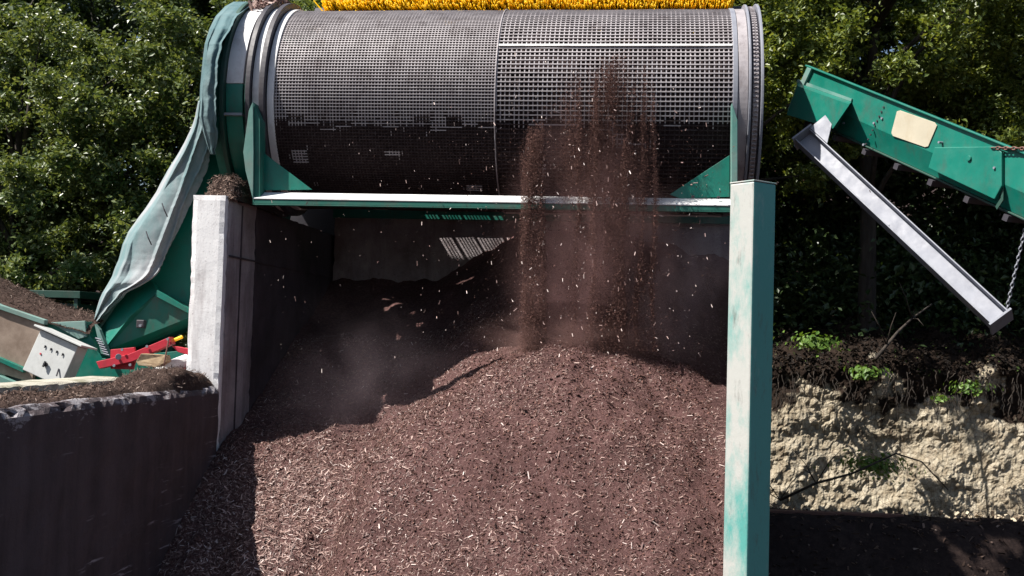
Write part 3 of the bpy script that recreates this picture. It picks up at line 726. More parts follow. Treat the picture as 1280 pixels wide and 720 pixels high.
p = at(175, 407, 10.64); m_ = MB(); m_.tube([p, p+Vector((0, .05, 0))], .014, 10); m_.build('bolt', GALV, fc)
m_ = MB()
for i in range(7):
    p = at(123+3.0*i*.55, 424+i*3.2, 10.64); m_.tube([p+Vector((-.03, 0, .01)), p+Vector((.03, 0, -.005))], .008, 6)
m_.build('spring', GALV, fc)
m_ = MB(); lg = at(215, 400, 11.3); m_.box((lg.x-.06, 11.2, 0), (lg.x+.06, 11.32, lg.z)); m_.build('leg', GREEN_DIRTY, fc, bevel=.005)

# tarpaulin draped over the chute
tp = thing('tarpaulin', tuple(at(190, 250, 10.9)), 'faded grey-teal tarpaulin draped down over the feed chute and drum end', 'tarpaulin')
def cloth(name, rows, nu, nv, folds, m, seed, back=.6, rag=2.0):
    ry = [q[0] for q in rows]; V = []; Fc = []
    for j in range(nv):
        y = ry[0]+(ry[-1]-ry[0])*j/(nv-1); L_ = np.interp(y, ry, [q[1] for q in rows]); R_ = np.interp(y, ry, [q[2] for q in rows]); D_ = np.interp(y, ry, [q[3] for q in rows])
        R_ += rag*fn((y*.05, 3, 0), 1, seed)+rag*.6*fn((y*.2, 8, 0), 1, seed); L_ += .8*fn((y*.06, 1, 0), 1, seed)
        for i in range(nu):
            u = i/(nu-1); px = L_+(R_-L_)*u; V.append(tuple(at(px, y, D_+folds(u, y)+back*max(0, (.18-u)/.18)**2)))
    for j in range(nv-1):
        for i in range(nu-1): Fc.append([j*nu+i, (j+1)*nu+i, (j+1)*nu+i+1, j*nu+i+1])
    o = link(name, V, Fc, m, tp, smooth=True); so = o.modifiers.new('t', 'SOLIDIFY'); so.thickness = .003; return o
def crease(v): return abs(((v) % 1.0)-.5)*2
def f_low_(u, y):
    a = .055*(1-crease(u*1.15+.25+.10*math.sin(y*.03)+.15*fn((y*.015, u, 0), 1, 3)))**2          # one long soft fold
    b = .040*max(0, 1-abs(u-.62-.16*math.sin(y*.021+1))/.07)                                      # sharp rib down the middle
    c = .030*max(0, 1-abs(u-.88+.10*math.sin(y*.034))/.06)
    w = smooth((y-300)/60); d = w*.045*fn((u*4, y*.055, 0), 1, 5)+.012*fn((u*3, y*.05, 0), 1, 6)
    return a-b-c+d
def f_up_(u, y): return .030*(1-crease(u*1.6+.1+.2*fn((y*.02, 0, 0), 1, 8)))**1.5+.012*fn((u*4, y*.06, 0), 1, 9)-.10
lo_rows = [(126, 248, 262, 10.42), (145, 244, 265, 10.45), (165, 237, 268, 10.50), (190, 224, 263, 10.58), (215, 208, 258, 10.66), (240, 195, 246, 10.7), (265, 178, 234, 10.72), (290, 160, 221, 10.72), (305, 153, 214, 10.72), (325, 148, 206, 10.72), (345, 140, 195, 10.70), (354, 135, 182, 10.68), (366, 128, 158, 10.72), (385, 121, 140, 10.8), (402, 115, 124, 10.9)]
up_rows = [(2, 292, 322, 11.45), (8, 281, 312, 11.05), (20, 270, 297, 10.72), (36, 262, 289, 10.52), (55, 256, 277, 10.42), (75, 253, 272, 10.38), (100, 251, 271, 10.36), (125, 249, 269, 10.36), (145, 248, 270, 10.38), (165, 252, 272, 10.42), (180, 257, 271, 10.48), (193, 263, 268, 10.52)]
def tarp2():
    m, nt, b = mat('bleached_tarpaulin')
    c = ramp(nt, nz(nt, 1.4, 6, .6, (1, 1, .5)), [(.44, (.30, .31, .325)), (.62, (.12, .20, .21))])
    d = ramp(nt, nz(nt, 8, 8, .7), [(.55, G(0)), (.72, G(.45))]); c = mix(nt, d, c, (.10, .12, .12))
    nt.links.new(c, b.inputs['Base Color']); b.inputs['Roughness'].default_value = .8; bump(nt, b, nz(nt, 14, 8, .7), .3, .015); return m
cloth('lower_sheet', lo_rows, 90, 260, f_low_, tarp2(), 2)
cloth('upper_drape', up_rows, 50, 180, f_up_, TARP, 5, .5, 2.5)
for k_, (px, py) in enumerate(((206, 262), (186, 297))):
    p = at(px, py, 10.60); MB().tube([p+Vector((-.03, 0, .06)), p+Vector((0, -.015, 0)), p+Vector((.03, 0, -.07))], .006, 5).build('tie_cord', DARKM, tp)

# ================================================================== HOPPER MACHINE (far left)
hp = thing('feed_hopper', (at(60, 440, 11).x, 11.4, 0), 'green feed hopper with a brown-stained board and a control box, behind the low wall', 'hopper')
HY = 10.6
facet('side_board', [(-60, 352, HY), (0, 384, HY), (53, 404, HY), (40, 478, HY), (-60, 450, HY)], RUST, hp, .05)
bm_ = mat('stained_board'); nt_ = bm_[1]; nt_.links.new(ramp(nt_, nz(nt_, 4, 9, .7), [(.3, (.16, .11, .08)), (.7, (.36, .28, .22))]), bm_[2].inputs['Base Color']); bm_[2].inputs['Roughness'].default_value = .8
hp.children[0].data.materials[0] = bm_[0]
facet('board_rail', [(-60, 352, HY-.03), (0, 381, HY-.03), (56, 400, HY-.03), (55, 406, HY-.03), (0, 387, HY-.03), (-60, 358, HY-.03)], GREEN_PALE, hp, .07)
facet('lower_rail', [(-40, 434, HY-.05), (0, 447, HY-.05), (30, 460, HY-.05), (29, 466, HY-.05), (0, 453, HY-.05), (-40, 440, HY-.05)], GREEN, hp, .07)
facet('lower_rail', [(-40, 462, HY-.08), (0, 470, HY-.08), (40, 487, HY-.08), (40, 492, HY-.08), (-40, 474, HY-.08)], GREEN_PALE, hp, .07)
facet('body', [(60, 404, HY+.1), (108, 402, HY+.1), (113, 420, HY+.1), (128, 448, HY+.1), (250, 436, HY+.1), (250, 520, HY+.1), (20, 520, HY+.1), (36, 470, HY+.1)], GREEN, hp, .9)
facet('body_ledge', [(62, 403, HY+.07), (106, 401, HY+.07), (108, 421, HY+.07), (98, 424, HY+.07)], GREEN_PALE, hp, .03)
facet('foot_bracket', [(140, 480, HY-.1), (172, 472, HY-.1), (181, 470, HY-.1), (184, 486, HY-.1), (170, 500, HY-.1), (140, 500, HY-.1)], GREEN, hp, .12)
m_ = MB(); 
for px in (30, 110): 
    p = at(px, 520, HY+.5); m_.box((p.x-.05, p.y-.05, 0), (p.x+.05, p.y+.05, p.z+.05))
m_.build('leg', GREEN_DIRTY, hp, bevel=.005)
# heaped input compost in the hopper
V = []; Fc = []; nu = 60
for j in range(16):
    for i in range(nu):
        px = -60+ (112+60)*i/(nu-1); yt = np.interp(px, [-60, 0, 40, 90, 112], [346, 374, 389, 401, 408])
        p = at(px, yt, HY+.06); v = j/15
        V.append((p.x, p.y+v*.9, p.z-.03+.10*math.sin(math.pi*min(1, v*1.3)/1.3*1.0)*1+.02*fbm((p.x, v*3, 0), 6, 3)-.05*(j == 0)))
for j in range(15):
    for i in range(nu-1): Fc.append([j*nu+i, j*nu+i+1, (j+1)*nu+i+1, (j+1)*nu+i])
o = link('hopper_load', V, Fc, FIBRE_SOIL, hp, smooth=True)
fibres('fibres', [(V[i], (0, 0, 1)) for i in range(len(V))], 1800, .02, .05, FIBRE, hp, 77)
# control box in its own tilted frame
q0, q1, q2 = at(48, 411, 10.28), at(95, 432, 10.22), at(28, 462, 10.24)
ux = (q1-q0).normalized(); uz = (q0-q2); uz = (uz-ux*uz.dot(ux)).normalized(); uy = uz.cross(ux)
Wb, Hb = (q1-q0).length, (q0-q2).length
Mb = Matrix(((ux.x, uy.x, uz.x, q2.x), (ux.y, uy.y, uz.y, q2.y), (ux.z, uy.z, uz.z, q2.z), (0, 0, 0, 1)))
cb = MB().box((0, 0, 0), (Wb, .17, Hb), Mb).build('control_box', BOXGREY, hp, bevel=.006)
MB().box((-.05, -.05, Hb+.012), (Wb+.06, .22, Hb+.03), Mb).build('rain_cover', BOXGREY, cb, bevel=.003)
for i in range(4):
    m_ = MB(); x = Wb*(.28+.155*i); z = Hb*.70
    m_.tube([Mb @ Vector((x, 0, z)), Mb @ Vector((x, -.007, z))], .010, 10); m_.box((x-.003, -.012, z-.018), (x+.003, -.007, z+.006), Mb); m_.build('switch', BLACK, cb)
m_ = MB(); m_.tube([Mb @ Vector((Wb*.47, 0, Hb*.33)), Mb @ Vector((Wb*.47, -.02, Hb*.33))], .020, 12); m_.box((Wb*.47-.007, -.036, Hb*.33-.028), (Wb*.47+.007, -.02, Hb*.33+.028), Mb); m_.build('dial', BLACK, cb)
m_ = MB(); m_.tube([Mb @ Vector((Wb*.80, -.004, Hb*.36)), Mb @ Vector((Wb*.86, -.03, Hb*.20))], .007, 8); m_.build('lever', DARKM, cb)
m_ = MB(); m_.tube([Mb @ Vector((Wb*.25, 0, Hb*.5)), Mb @ Vector((Wb*.25, -.008, Hb*.5))], .009, 8); m_.build('push_button', REDP, cb)

# red drawbar, timber block, drum-shaped tank
db = thing('drawbar', tuple(at(175, 450, 10.2)), 'red steel drawbar with bolts lying between the green chute and the low wall', 'drawbar')
facet('bar', [(120, 452, 10.2), (160, 443, 10.2), (196, 428, 10.2), (212, 421, 10.2), (215, 430, 10.2), (165, 452, 10.2), (124, 461, 10.2)], REDP, db, .09)
facet('cheek_plate', [(138, 437, 10.28), (168, 434, 10.28), (170, 448, 10.28), (166, 462, 10.28), (138, 461, 10.28)], REDP, db, .03)
facet('end_link', [(214, 432, 10.22), (236, 436, 10.22), (236, 444, 10.22), (222, 440, 10.22)], REDP, db, .06)
m_ = MB()
for px, py in ((147, 446), (153, 437), (163, 456), (143, 457), (210, 424), (184, 433)):
    p = at(px, py, 10.19); MB().tube([p, p+Vector((0, -.012, 0))], .013, 8).build('bolt', GALV, db)
m_ = MB(); m_.tube([at(148, 446, 10.17), at(148, 446, 10.13)], .028, 14); m_.build('pin', GALV, db, bevel=.003)
m_ = MB(); m_.tube([at(211, 424, 10.15), at(206, 450, 10.12), at(204, 468, 10.12)], .007, 8); m_.build('chain_pin', RUST, db)
tb = MB(); A0, A1 = at(170, 452, 9.98), at(206, 451, 10.14); tb.prism([A0, at(176, 442, 10.02), at(206, 444, 10.16), at(208, 452, 10.14), at(196, 459, 10.05), at(173, 457, 9.98)], (.0, .12, 0))
tag(link('timber_block', tb.V, tb.F, TIMBER, bevel=.004, origin=tuple(A0)), 'short sawn timber block wedged by the red drawbar', 'timber block')
tk = thing('small_tank', tuple(at(218, 468, 10.4)), 'small red and white metal tank beside the whitewashed wall', 'tank')
MB().tube([at(196, 467, 10.25), at(245, 448, 10.5)], .075, 20).build('tank_body', WHITE, tk, smooth=False)
MB().tube([at(205, 478, 10.2), at(245, 464, 10.4)], .07, 20).build('tank_base', REDP, tk)
yt_ = MB(); yt_.tube([at(218, 425, 10.3), at(228, 421, 10.3)], .016, 8); yt_.build('valve_cap', BRISTLE, tk)

# dark green container behind, at the left edge
ctn = thing('container', tuple(Vector((at(20, 380, 13.2).x, 13.5, 0))), 'dark green steel container standing under the trees at the left edge', 'container')
facet('container_body', [(-140, 366, 13.2), (98, 380, 13.2), (98, 560, 13.2), (-140, 560, 13.2)], GREEN_DARK, ctn, 1.2)
facet('top_rail', [(-140, 358, 13.1), (100, 364, 13.1), (100, 373, 13.1), (-140, 366, 13.1)], GREEN_DARK, ctn, 1.3)
for px in (2, 50, 92): facet('rib', [(px, 373, 13.12), (px+5, 373, 13.12), (px+5, 560, 13.12), (px, 560, 13.12)], GREEN_DARK, ctn, .08)

# ================================================================== DISCHARGE CONVEYOR (right)
T0 = at(1009, 83, 11.3); T1 = at(1280, 192, 9.3); B0 = at(985, 134, 11.3)
cu = (T1-T0).normalized(); cv = Vector((0, 0, 1)); cw = cu.cross(Vector((0, 0, 1))).normalized()      # cw points to the far side
if cw.y < 0: cw = -cw
cv = cu.cross(cw); cv = cv if cv.z > 0 else -cv
MC = Matrix(((cu.x, cw.x, cv.x, T0.x), (cu.y, cw.y, cv.y, T0.y), (cu.z, cw.z, cv.z, T0.z), (0, 0, 0, 1)))
def proj(p):
    d = Vector(p)-EYE; return (640+F_PX*d.dot(_R)/d.dot(_F), 360-F_PX*d.dot(_U)/d.dot(_F))
def onside(px, py, w=0.0):
    """point of the conveyor's side plane (offset w towards the far side) under a photo pixel, in the local frame"""
    d = _F + _R*((px-640)/F_PX) - _U*((py-360)/F_PX); o = T0+cw*w; t = (o-EYE).dot(cw)/d.dot(cw); p = EYE+d*t
    return ((p-T0).dot(cu), (p-T0).dot(cv))
cv_t = thing('discharge_conveyor', tuple(Vector((T0.x, T0.y, 0))), 'green steel discharge conveyor slanting down to the right before the trees', 'conveyor')
def side_prism(name, pts, m, w0=-.004, w1=.012, bevel=.003, parent=None):
    P = [onside(px, py, w0) for px, py in pts]; m_ = MB(); m_.prism([MC @ Vector((u, w0, v)) for u, v in P], cw*(w1-w0)); return m_.build(name, m, parent or cv_t, bevel=bevel)
LEN = 5.2; vb = onside(985, 138)[1]; print('conv vb', vb, onside(1280, 276), onside(985, 138))
ub = onside(985, 138)[0]
vm = vb*.60; um = ub*.60
m_ = MB(); m_.prism([MC @ Vector(q) for q in ((0, 0, 0), (LEN, 0, 0), (LEN, 0, vm), (um, 0, vm))], cw*.012)
m_.prism([MC @ Vector(q) for q in ((um, 0, vm-.0005), (LEN, 0, vm-.0005), (LEN, .07, vb), (ub, .07, vb))], cw*.012); m_.build('side_panel', GREEN, cv_t)
m_ = MB(); m_.prism([MC @ Vector(q) for q in ((ub*.5, .75, vb*.5), (LEN, .75, vb*.5), (LEN, .75, vb), (ub, .75, vb))], cw*.012); m_.build('side_panel', GREEN, cv_t, bevel=.002)
MB().box((0, -.03, .0), (LEN, .018, .014), MC).build('top_flange', GREEN, cv_t, bevel=.003)
MB().box((ub, .045, vb-.016), (LEN, .10, vb-.003), MC).build('bottom_flange', GREEN_DARK, cv_t, bevel=.003)
m_ = MB()
for i in range(12): m_.box((.2+i*.42, .02, vb-.08), (.25+i*.42, .745, vb-.03), MC)
m_.box((ub+.1, .09, vb-.03), (LEN, .74, vb-.018), MC); m_.build('underframe', DARKM, cv_t)
MB().box((.05, .09, vb*.55), (LEN, .72, vb*.55+.02), MC).build('belt', RUBBER, cv_t)
m_ = MB(); m_.tube([MC @ Vector((.08, .02, vb*.55)), MC @ Vector((.08, .74, vb*.55))], .11, 20); m_.build('head_roller', DARKM, cv_t)
# plate folded along the panel (lower half leans out slightly)
side_prism('end_plate', [(1009, 84), (1014, 86), (989, 139), (984, 137)], GREEN_PALE, -.03, -.005)
# box-shaped hood standing off the side near the head end
h0, h1, h2, h3 = onside(997, 103), onside(1065, 127), onside(1046, 161), onside(984, 140)
def L3(p, w): return MC @ Vector((p[0], w, p[1]))
m_ = MB(); O = -.17
V = [L3(h0, 0), L3(h1, 0), L3(h2, 0), L3(h3, 0)]
h0o, h1o, h2o, h3o = [onside(x, y, O) for x, y in ((997, 108), (1061, 131), (1041, 160), (984, 143))]
V += [L3(h0o, O), L3(h1o, O), L3(h2o, O), L3(h3o, O)]
m_.add(V, [[4, 5, 6, 7][::-1], [0, 1, 5, 4], [1, 2, 6, 5], [2, 3, 7, 6], [3, 0, 4, 7]]); hd = m_.build('bearing_hood', GREEN, cv_t, bevel=.004)
m_ = MB(); m_.prism([L3(h0, -.003), L3(h1, -.003), L3((h1[0], h1[1]+.025), -.003), L3((h0[0], h0[1]+.03), -.003)], cw*-.012); m_.build('hood_flange', GREEN_PALE, cv_t)
# belt take-up plate: cream sign plate, access door, bolts
side_prism('blank_plate', [(1121, 139), (1125, 138), (1168, 153), (1171, 157), (1160, 183), (1156, 184), (1116, 170), (1114, 166)], PLATE, -.010, -.001, .002)
dr = side_prism('access_door', [(1168, 184), (1244, 183), (1252, 190), (1252, 232), (1243, 249), (1240, 248), (1160, 210)], GREEN, -.035, -.001, .006)
p = onside(1212, 198, -.035); MB().tube([L3(p, -.034), L3(p, -.05)], .022, 14).build('latch', GREEN, dr, bevel=.003)
for px, py in ((1175, 178), (1244, 210)):
    p = onside(px, py, -.03); MB().tube([L3(p, -.0), L3(p, -.048)], .010, 10).build('bolt', GALV, cv_t)
m_ = MB()
for i in range(9):
    p = onside(1105-22*i/8.0, 134+46*i/8.0, 0); MB().tube([L3(p, .002), L3(p, -.010)], .008, 8).build('rivet', DARKM, cv_t)
for px, py in ((1103, 148), (1093, 154), (1080, 181), (1055, 154)):
    p = onside(px, py); MB().tube([L3(p, .002), L3(p, -.012)], .011, 8).build('bolt', GALV, cv_t)
# panel joint cover
side_prism('joint_strip', [(1252, 188), (1255, 189), (1254, 250), (1246, 262), (1244, 258), (1251, 247)], GREEN_DARK, -.01, -.001, .001)
# galvanised support leg swung out on a chain
G0 = at(1005, 172, 10.9); G1 = at(1250, 400, 9.5); gu = (G1-G0).normalized(); gw = Vector((0, 1, 0)); gw = (gw-gu*gw.dot(gu)).normalized(); gv_ = gu.cross(gw); gv_ = gv_ if gv_.z > 0 else -gv_
MG = Matrix(((gu.x, gw.x, gv_.x, G0.x), (gu.y, gw.y, gv_.y, G0.y), (gu.z, gw.z, gv_.z, G0.z), (0, 0, 0, 1))); GL = (G1-G0).length
leg = thing('support_leg', tuple(G0), 'pale galvanised steel beam hanging slantwise under the green conveyor', 'support beam')
m_ = MB(); hh = .085
m_.box((0, .01, -hh+.012), (GL, .018, hh-.012), MG); m_.box((0, -.06, hh-.011), (GL, .075, hh), MG); m_.box((0, -.06, -hh), (GL, .075, -hh+.011), MG); m_.build('h_section', GALV, leg, bevel=.002)
m_ = MB(); m_.box((-.022, -.085, -hh-.02), (-.002, .10, hh+.03), MG); m_.build('end_plate', GALV, leg, bevel=.002)
m_ = MB(); m_.box((GL+.002, -.085, -hh-.02), (GL+.022, .10, hh+.02), MG); m_.build('end_plate', GALV, leg, bevel=.002)
m_ = MB(); m_.prism([MG @ Vector((-.0, -.07, hh+.002)), MG @ Vector((.26, -.07, hh+.002)), MG @ Vector((.05, -.07, hh+.24)), MG @ Vector((-.01, -.07, hh+.20))], gw*.014); m_.build('lug_plate', GALV, leg, bevel=.002)
def chain(name, a, b, label, parent=None, link_l=.05, rad=.005, sag=0.0, m=GALV):
    a, b = Vector(a), Vector(b); Ln = (b-a).length; n = int(Ln/(link_l*.72)); m_ = MB()
    t = (b-a).normalized(); s = t.cross(Vector((0, 1, 0))).normalized(); q = t.cross(s)
    for i in range(n):
        c = a.lerp(b, (i+.5)/n)-Vector((0, 0, sag*math.sin(math.pi*(i+.5)/n))); w_ = s if i % 2 else q
        P = []
        for k in range(9):
            an = 2*math.pi*k/8; P.append(c+t*math.cos(an)*link_l*.5+w_*math.sin(an)*link_l*.24)
        m_.tube(P, rad, 5, cap=False)
    return tag(link(name, m_.V, m_.F, m, parent, smooth=True, origin=None if parent else tuple(a)), label, None if parent else 'chain')
chain('chain', at(1258, 388, 9.55), at(1296, 222, 9.4), 'galvanised chain rising from the lower end of the slanting beam')
chain('chain', at(1240, 185, 9.5), at(1345, 187, 8.9), 'upper of two taut chains behind the conveyor top', m=RUST, rad=.006)
chain('chain', at(1240, 196, 9.62), at(1345, 200, 9.0), 'lower of two taut chains behind the conveyor top', m=RUST, rad=.006)

# ================================================================== TREES
def make_crown(name, seed, nclump, leaves, rx, rz, zc, leaf, m, parent, hollow=.45, base=None, cl=(.3, .62)):
    r = np.random.default_rng(seed); clumps = []
    while len(clumps) < nclump:
        d = r.normal(size=3); d /= np.linalg.norm(d); q = (hollow+(1-hollow)*r.random())
        p = np.array([d[0]*rx*q, d[1]*rx*q, zc+d[2]*rz*q])*1.0
        bump_ = 1+.25*fn(tuple(d*1.7), 1, seed); p[:2] *= bump_
        if p[2] < (base if base is not None else -9): continue
        clumps.append(p)
    P = []
    for c in clumps:
        k = max(20, int(leaves/nclump*r.uniform(.5, 1.5))); s = r.uniform(*cl)
        tw = max(4, k//26); tips = r.normal(size=(tw, 3)); tips /= np.linalg.norm(tips, axis=1, keepdims=True); tips *= (s*(.35+.75*r.random(tw)))[:, None]; tips[:, 2] *= .62
        ti = r.integers(0, tw, k); t = r.random(k)**.5
        P.append(c+tips[ti]*t[:, None]+r.normal(size=(k, 3))*.05)
    P = np.concatenate(P); V, Fc = leaf_quads(P, leaf, seed)
    me = bpy.data.meshes.new(name); me.from_pydata(V.tolist(), [], Fc); me.materials.append(m)
    o = bpy.data.objects.new(name, me); C.objects.link(o); o.parent = parent
    return o, clumps
def make_tree(name, seed, h_base, nclump, leaves, rx, rz, zc, leaf, m, trunk_r=.14, nlimb=18, hollow=.45, cl=(.3, .62)):
    t = thing(name, (0, 0, 0), None, None)
    _, cl_ = make_crown('crown', seed, nclump, leaves, rx, rz, zc, leaf, m, t, hollow, h_base, cl)
    rg = random.Random(seed); m_ = MB(); pts = []; top = zc+rz*.6
    for i in range(9):
        u = i/8; pts.append((.25*fn((u*3, seed, 0), 1)*u, .25*fn((u*3, seed, 9), 1)*u, -1.0+u*(top+1.0)))
    m_.tube(pts, [trunk_r*(1-.85*i/8)+.012 for i in range(9)], 8)
    for c in rg.sample(list(range(len(cl_))), min(nlimb, len(cl_))):
        c = Vector(cl_[c]); u = max(.15, min(.85, (c.z-.4*c.xy.length+1)/(top+1))); a = Vector(pts[int(u*8)]); mid = a.lerp(c, .5)+Vector((0, 0, .15*(c-a).length))
        m_.tube([a, a.lerp(mid, .5)+Vector((0, 0, .05)), mid, mid.lerp(c, .5), c], [trunk_r*.36, trunk_r*.28, trunk_r*.2, trunk_r*.12, .006], 5)
    o = link('trunk', m_.V, m_.F, BARK, t, smooth=True); return t
def copy_tree(t, parent=None):
    c = t.copy(); C.objects.link(c); c.parent = parent
    for ch in t.children: copy_tree(ch, c)
    return c
TA = make_tree('tree', 101, .4, 130, 80000, 2.2, 3.2, 3.6, .068, LEAF_A)          # bushy to the ground
TB = make_tree('tree', 102, 1.9, 130, 74000, 2.5, 2.6, 4.4, .068, LEAF_B)        # light crown held higher
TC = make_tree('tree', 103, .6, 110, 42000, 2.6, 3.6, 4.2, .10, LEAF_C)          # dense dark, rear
used = set()
def plant(src, x, y, z, rz, s, label, group, cat='tree'):
    o = src if src.name not in used and src.name in (TA.name, TB.name, TC.name) and id(src) not in used else None
    if id(src) in used: o = copy_tree(src)
    else: used.add(id(src)); o = src
    o.location = (x, y, z); o.rotation_euler = (0, 0, R(rz)); o.scale = (s, s, s); tag(o, label, cat, group); return o
GL_, GR_, GB_ = 'trees behind the feed chute', 'trees above the earth bank', 'dark trees further back'
plant(TA, -8.9, 15.6, .6, 0, 1.0, 'bushy mid-green tree at the left edge, behind the dark container', GL_)
plant(TA, -6.6, 16.3, .9, 70, 1.08, 'bushy mid-green tree directly behind the draped chute', GL_)
plant(TA, -10.6, 17.4, .6, 200, 1.2, 'taller mid-green tree rising behind the left edge', GL_)
plant(TA, -4.3, 16.8, 1.0, 130, 1.1, 'mid-green tree behind the feed end of the drum', GL_)
plant(TB, 3.2, 16.6, 2.9, 0, 1.0, 'yellow-green tree directly above the raised end of the conveyor', GR_)
plant(TB, 5.9, 17.2, 2.7, 120, 1.05, 'yellow-green tree at the right edge above the conveyor', GR_)
plant(TB, 1.0, 16.5, 2.7, 230, 1.05, 'yellow-green tree behind the discharge end of the drum', GR_)
plant(TB, -1.7, 17.8, 1.6, 40, 1.1, 'light green tree hidden behind the middle of the drum', GR_)
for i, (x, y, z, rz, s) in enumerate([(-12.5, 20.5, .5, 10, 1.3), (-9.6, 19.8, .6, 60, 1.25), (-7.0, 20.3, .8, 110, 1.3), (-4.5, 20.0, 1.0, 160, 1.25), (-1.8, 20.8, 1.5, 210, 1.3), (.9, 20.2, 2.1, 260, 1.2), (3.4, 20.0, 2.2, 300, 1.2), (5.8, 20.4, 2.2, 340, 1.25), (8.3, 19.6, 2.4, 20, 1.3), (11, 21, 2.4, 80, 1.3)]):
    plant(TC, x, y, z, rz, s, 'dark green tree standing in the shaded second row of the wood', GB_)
# understorey: one mass of dark shrubs in the wood's shade
r = np.random.default_rng(55); P = []
for q_ in range(420):
    x = r.uniform(-13, 10); y = r.uniform(18.2, 19.6) if x > -3 else r.uniform(17, 19); z0 = .4 if x < -3 else 2.6
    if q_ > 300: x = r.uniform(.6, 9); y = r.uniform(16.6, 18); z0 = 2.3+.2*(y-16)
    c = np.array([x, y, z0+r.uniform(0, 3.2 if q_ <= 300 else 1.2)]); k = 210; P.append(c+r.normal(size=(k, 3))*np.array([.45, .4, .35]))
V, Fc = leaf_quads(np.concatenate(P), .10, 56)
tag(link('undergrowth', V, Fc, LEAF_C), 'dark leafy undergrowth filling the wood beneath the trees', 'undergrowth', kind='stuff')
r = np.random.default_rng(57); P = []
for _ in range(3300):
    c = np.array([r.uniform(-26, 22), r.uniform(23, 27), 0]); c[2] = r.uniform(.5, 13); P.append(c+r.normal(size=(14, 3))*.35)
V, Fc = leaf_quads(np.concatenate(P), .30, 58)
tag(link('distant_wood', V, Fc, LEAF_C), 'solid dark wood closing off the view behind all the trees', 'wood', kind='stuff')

# ---- bank details
def surf_bank(px, py, Y=14.75): return at(px, py, Y)
def weed(px, py, Y, n, spread, size, label, seed):
    t = thing('weed_plant', tuple(at(px, py, Y)), label, 'plant', 'weeds on the earth bank'); r = np.random.default_rng(seed); c = np.array(at(px, py, Y))
    P = c+r.normal(size=(n, 3))*np.array([spread, .07, spread*.4]); P[:, 2] += .04; V, Fc = leaf_quads(P, size, seed); link('foliage', V, Fc, WEED, t)
    m_ = MB()
    for i in range(7):
        q = P[r.integers(0, n)]; m_.tube([c+np.array([0, .12, -.05]), (c+q)/2+np.array([0, 0, .02]), q], [.005, .004, .002], 4)
    m_.build('stem', BARK, t)
weed(1090, 585, 14.55, 420, .20, .06, 'green weed growing halfway up the pale bank face', 1)
weed(1083, 470, 14.75, 160, .10, .07, 'small green weed on the dark rim near the broken branch', 2)
weed(1212, 488, 14.75, 120, .12, .065, 'sparse green weed high on the right part of the bank', 3)
weed(1175, 502, 14.7, 60, .05, .06, 'tiny green seedling on the bank rim left of the sparse weed', 4)
weed(1020, 432, 15.0, 200, .16, .07, 'low green plant on the bank rim beside the tall column', 5)
def f_berm_(x, y):
    t = smooth((y-12.2)/.9)*(1-smooth((y-13.5)/.8)); tp = 2.6-(.143+.0)*13.1+.0
    return -.05+t*(.78+.05*fbm((x, y, 0), 1.2, 3))+.025*fbm((x, y, 0), 5, 3)
# leaf litter on the slope and rubble at the foot of the bank
_B = np.array(bv).reshape(nrow, nb, 3); r = np.random.default_rng(71); k = 14000
jj = r.integers(int(nrow*.60), nrow, k); ii = r.integers(0, nb, k); P = _B[jj, ii]+r.normal(size=(k, 3))*.015+np.array([0, -.01, .02])
V, Fc = leaf_quads(P, .05, 72); LITTER = island('leaf_litter', [(0, (.006, .004, .003)), (.8, (.016, .011, .008)), (.955, (.06, .04, .025)), (.96, (.04, .075, .015)), (1, (.08, .13, .03))], .8, .2)
tag(link('leaf_litter', V, Fc, LITTER), 'dead leaves and sprouts littering the slope above the bank rim', 'leaf litter', kind='stuff')
k = 900; X_ = r.uniform(1.2, 6.2, k); P = np.stack([X_, 14.2+r.random(k)*.6, np.full(k, .0)], 1); P[:, 2] = .30+.5*(P[:, 1]-14.2)+r.normal(size=k)*.03; s_ = r.uniform(.02, .09, k)
V, Fc = flakes(P, s_, s_*.8, s_*.6, None, 73); tag(link('rubble', V, Fc, island('pale_rubble', [(0, (.15, .11, .08)), (1, (.5, .43, .32))], .9, .1)), 'crumbled pale rubble lying at the foot of the earth bank', 'rubble', kind='stuff')
k = 1600; X_ = r.uniform(1.2, 6.0, k); Y_ = r.uniform(12.0, 14.0, k); P = np.array([(a, b, f_berm_(a, b)+.006) for a, b in zip(X_, Y_)]); s_ = r.uniform(.01, .06, k)
V, Fc = flakes(P, s_*1.5, s_*.5, s_*.35, np.tile(np.array([[0, 0, 1.]]), (k, 1)), 74); tag(link('ground_litter', V, Fc, FIBRE), 'bits of wood and stones scattered over the dark ground in front of the bank', 'litter', kind='stuff')
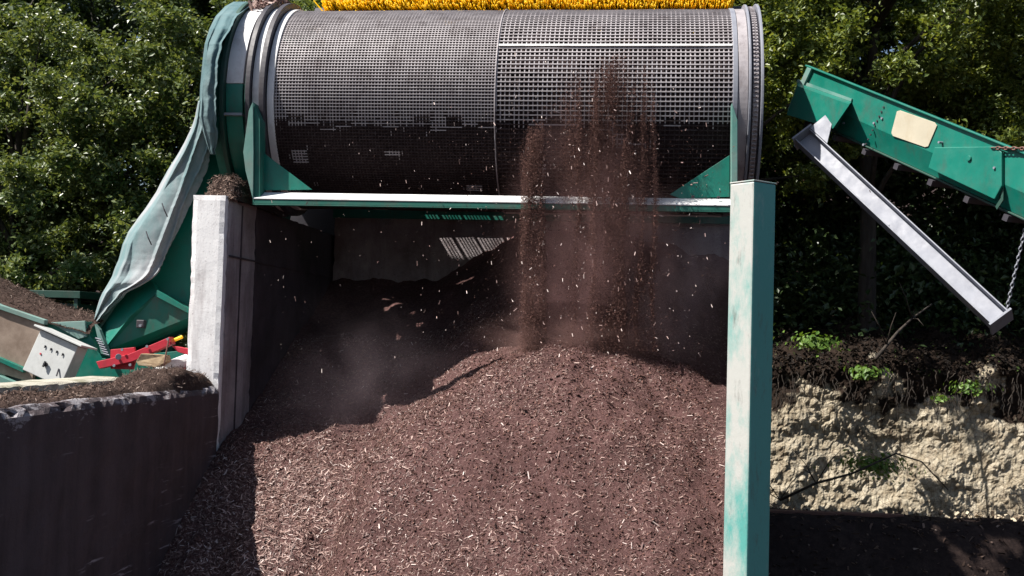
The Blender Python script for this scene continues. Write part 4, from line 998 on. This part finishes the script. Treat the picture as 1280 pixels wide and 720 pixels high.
# hanging roots
r = random.Random(5); m_ = MB()
for i in range(150):
    px = r.uniform(965, 1290); p = at(px, r.uniform(462, 500), 14.78-r.random()*.1); L_ = r.uniform(.08, .38); q = [p]
    for k in range(5): p = p+Vector((r.uniform(-.03, .03), r.uniform(-.02, .01), -L_/5)); q.append(p)
    m_.tube(q, [.006, .005, .005, .004, .003, .002], 4)
tag(m_.build('hanging_roots', BARK), 'thin brown roots hanging over the rim of the bank', 'roots', kind='stuff')
def branch(pts, rad, label, seed, twigs=5):
    m_ = MB(); P = [at(*p) for p in pts]; m_.tube(P, [rad*(1-.6*i/(len(P)-1)) for i in range(len(P))], 7); rg = random.Random(seed)
    for i in range(twigs):
        a = P[rg.randrange(len(P)-1)]; b = a+Vector((rg.uniform(-.4, .4), rg.uniform(-.2, .1), rg.uniform(-.1, .45))); m_.tube([a, a.lerp(b, .5)+Vector((0, 0, .04)), b], [rad*.4, rad*.3, .003], 5)
    tag(link('branch', m_.V, m_.F, BARK, smooth=True, origin=tuple(P[0])), label, 'branch')
branch([(1094, 449, 14.4), (1108, 432, 14.5), (1122, 415, 14.7), (1140, 398, 15.0), (1165, 380, 15.3)], .025, 'broken branch sticking out from the rim of the bank', 3)
branch([(975, 625, 14.35), (1020, 604, 14.2), (1065, 592, 14.15), (1120, 567, 14.2), (1152, 577, 14.25), (1185, 612, 14.3)], .018, 'dark curved strip standing in for a branch shadow on the pale bank face', 4, 6)  # added in place of a curved shadow falling on the bank
# low berm in front of the bank
f_berm = f_berm_
V = []; Fc = []; xs_ = np.arange(1.1, 9.5, .06); ys_ = np.arange(11.6, 14.9, .06)
for y in ys_:
    for x in xs_: V.append((x, y, f_berm(x, y)))
n = len(xs_)
for j in range(len(ys_)-1):
    for i in range(n-1): Fc.append([j*n+i, j*n+i+1, (j+1)*n+i+1, (j+1)*n+i])
tag(link('earth_berm', V, Fc, DARKSOIL, smooth=True), kind='structure')
pl = MB(); A0 = at(962, 638, 13.2); A1 = at(1130, 644, 13.2); pl.prism([A0, A1, A1+Vector((0, 0, -.035)), A0+Vector((0, 0, -.035))], (0, .12, 0))
tag(link('rusty_rail', pl.V, pl.F, RUST, bevel=.004, origin=tuple(A0)), 'long rusty steel rail lying on the dark soil before the bank', 'rail')
print('ZC', ZC, 'PZT', PZT, 'ct', ct)
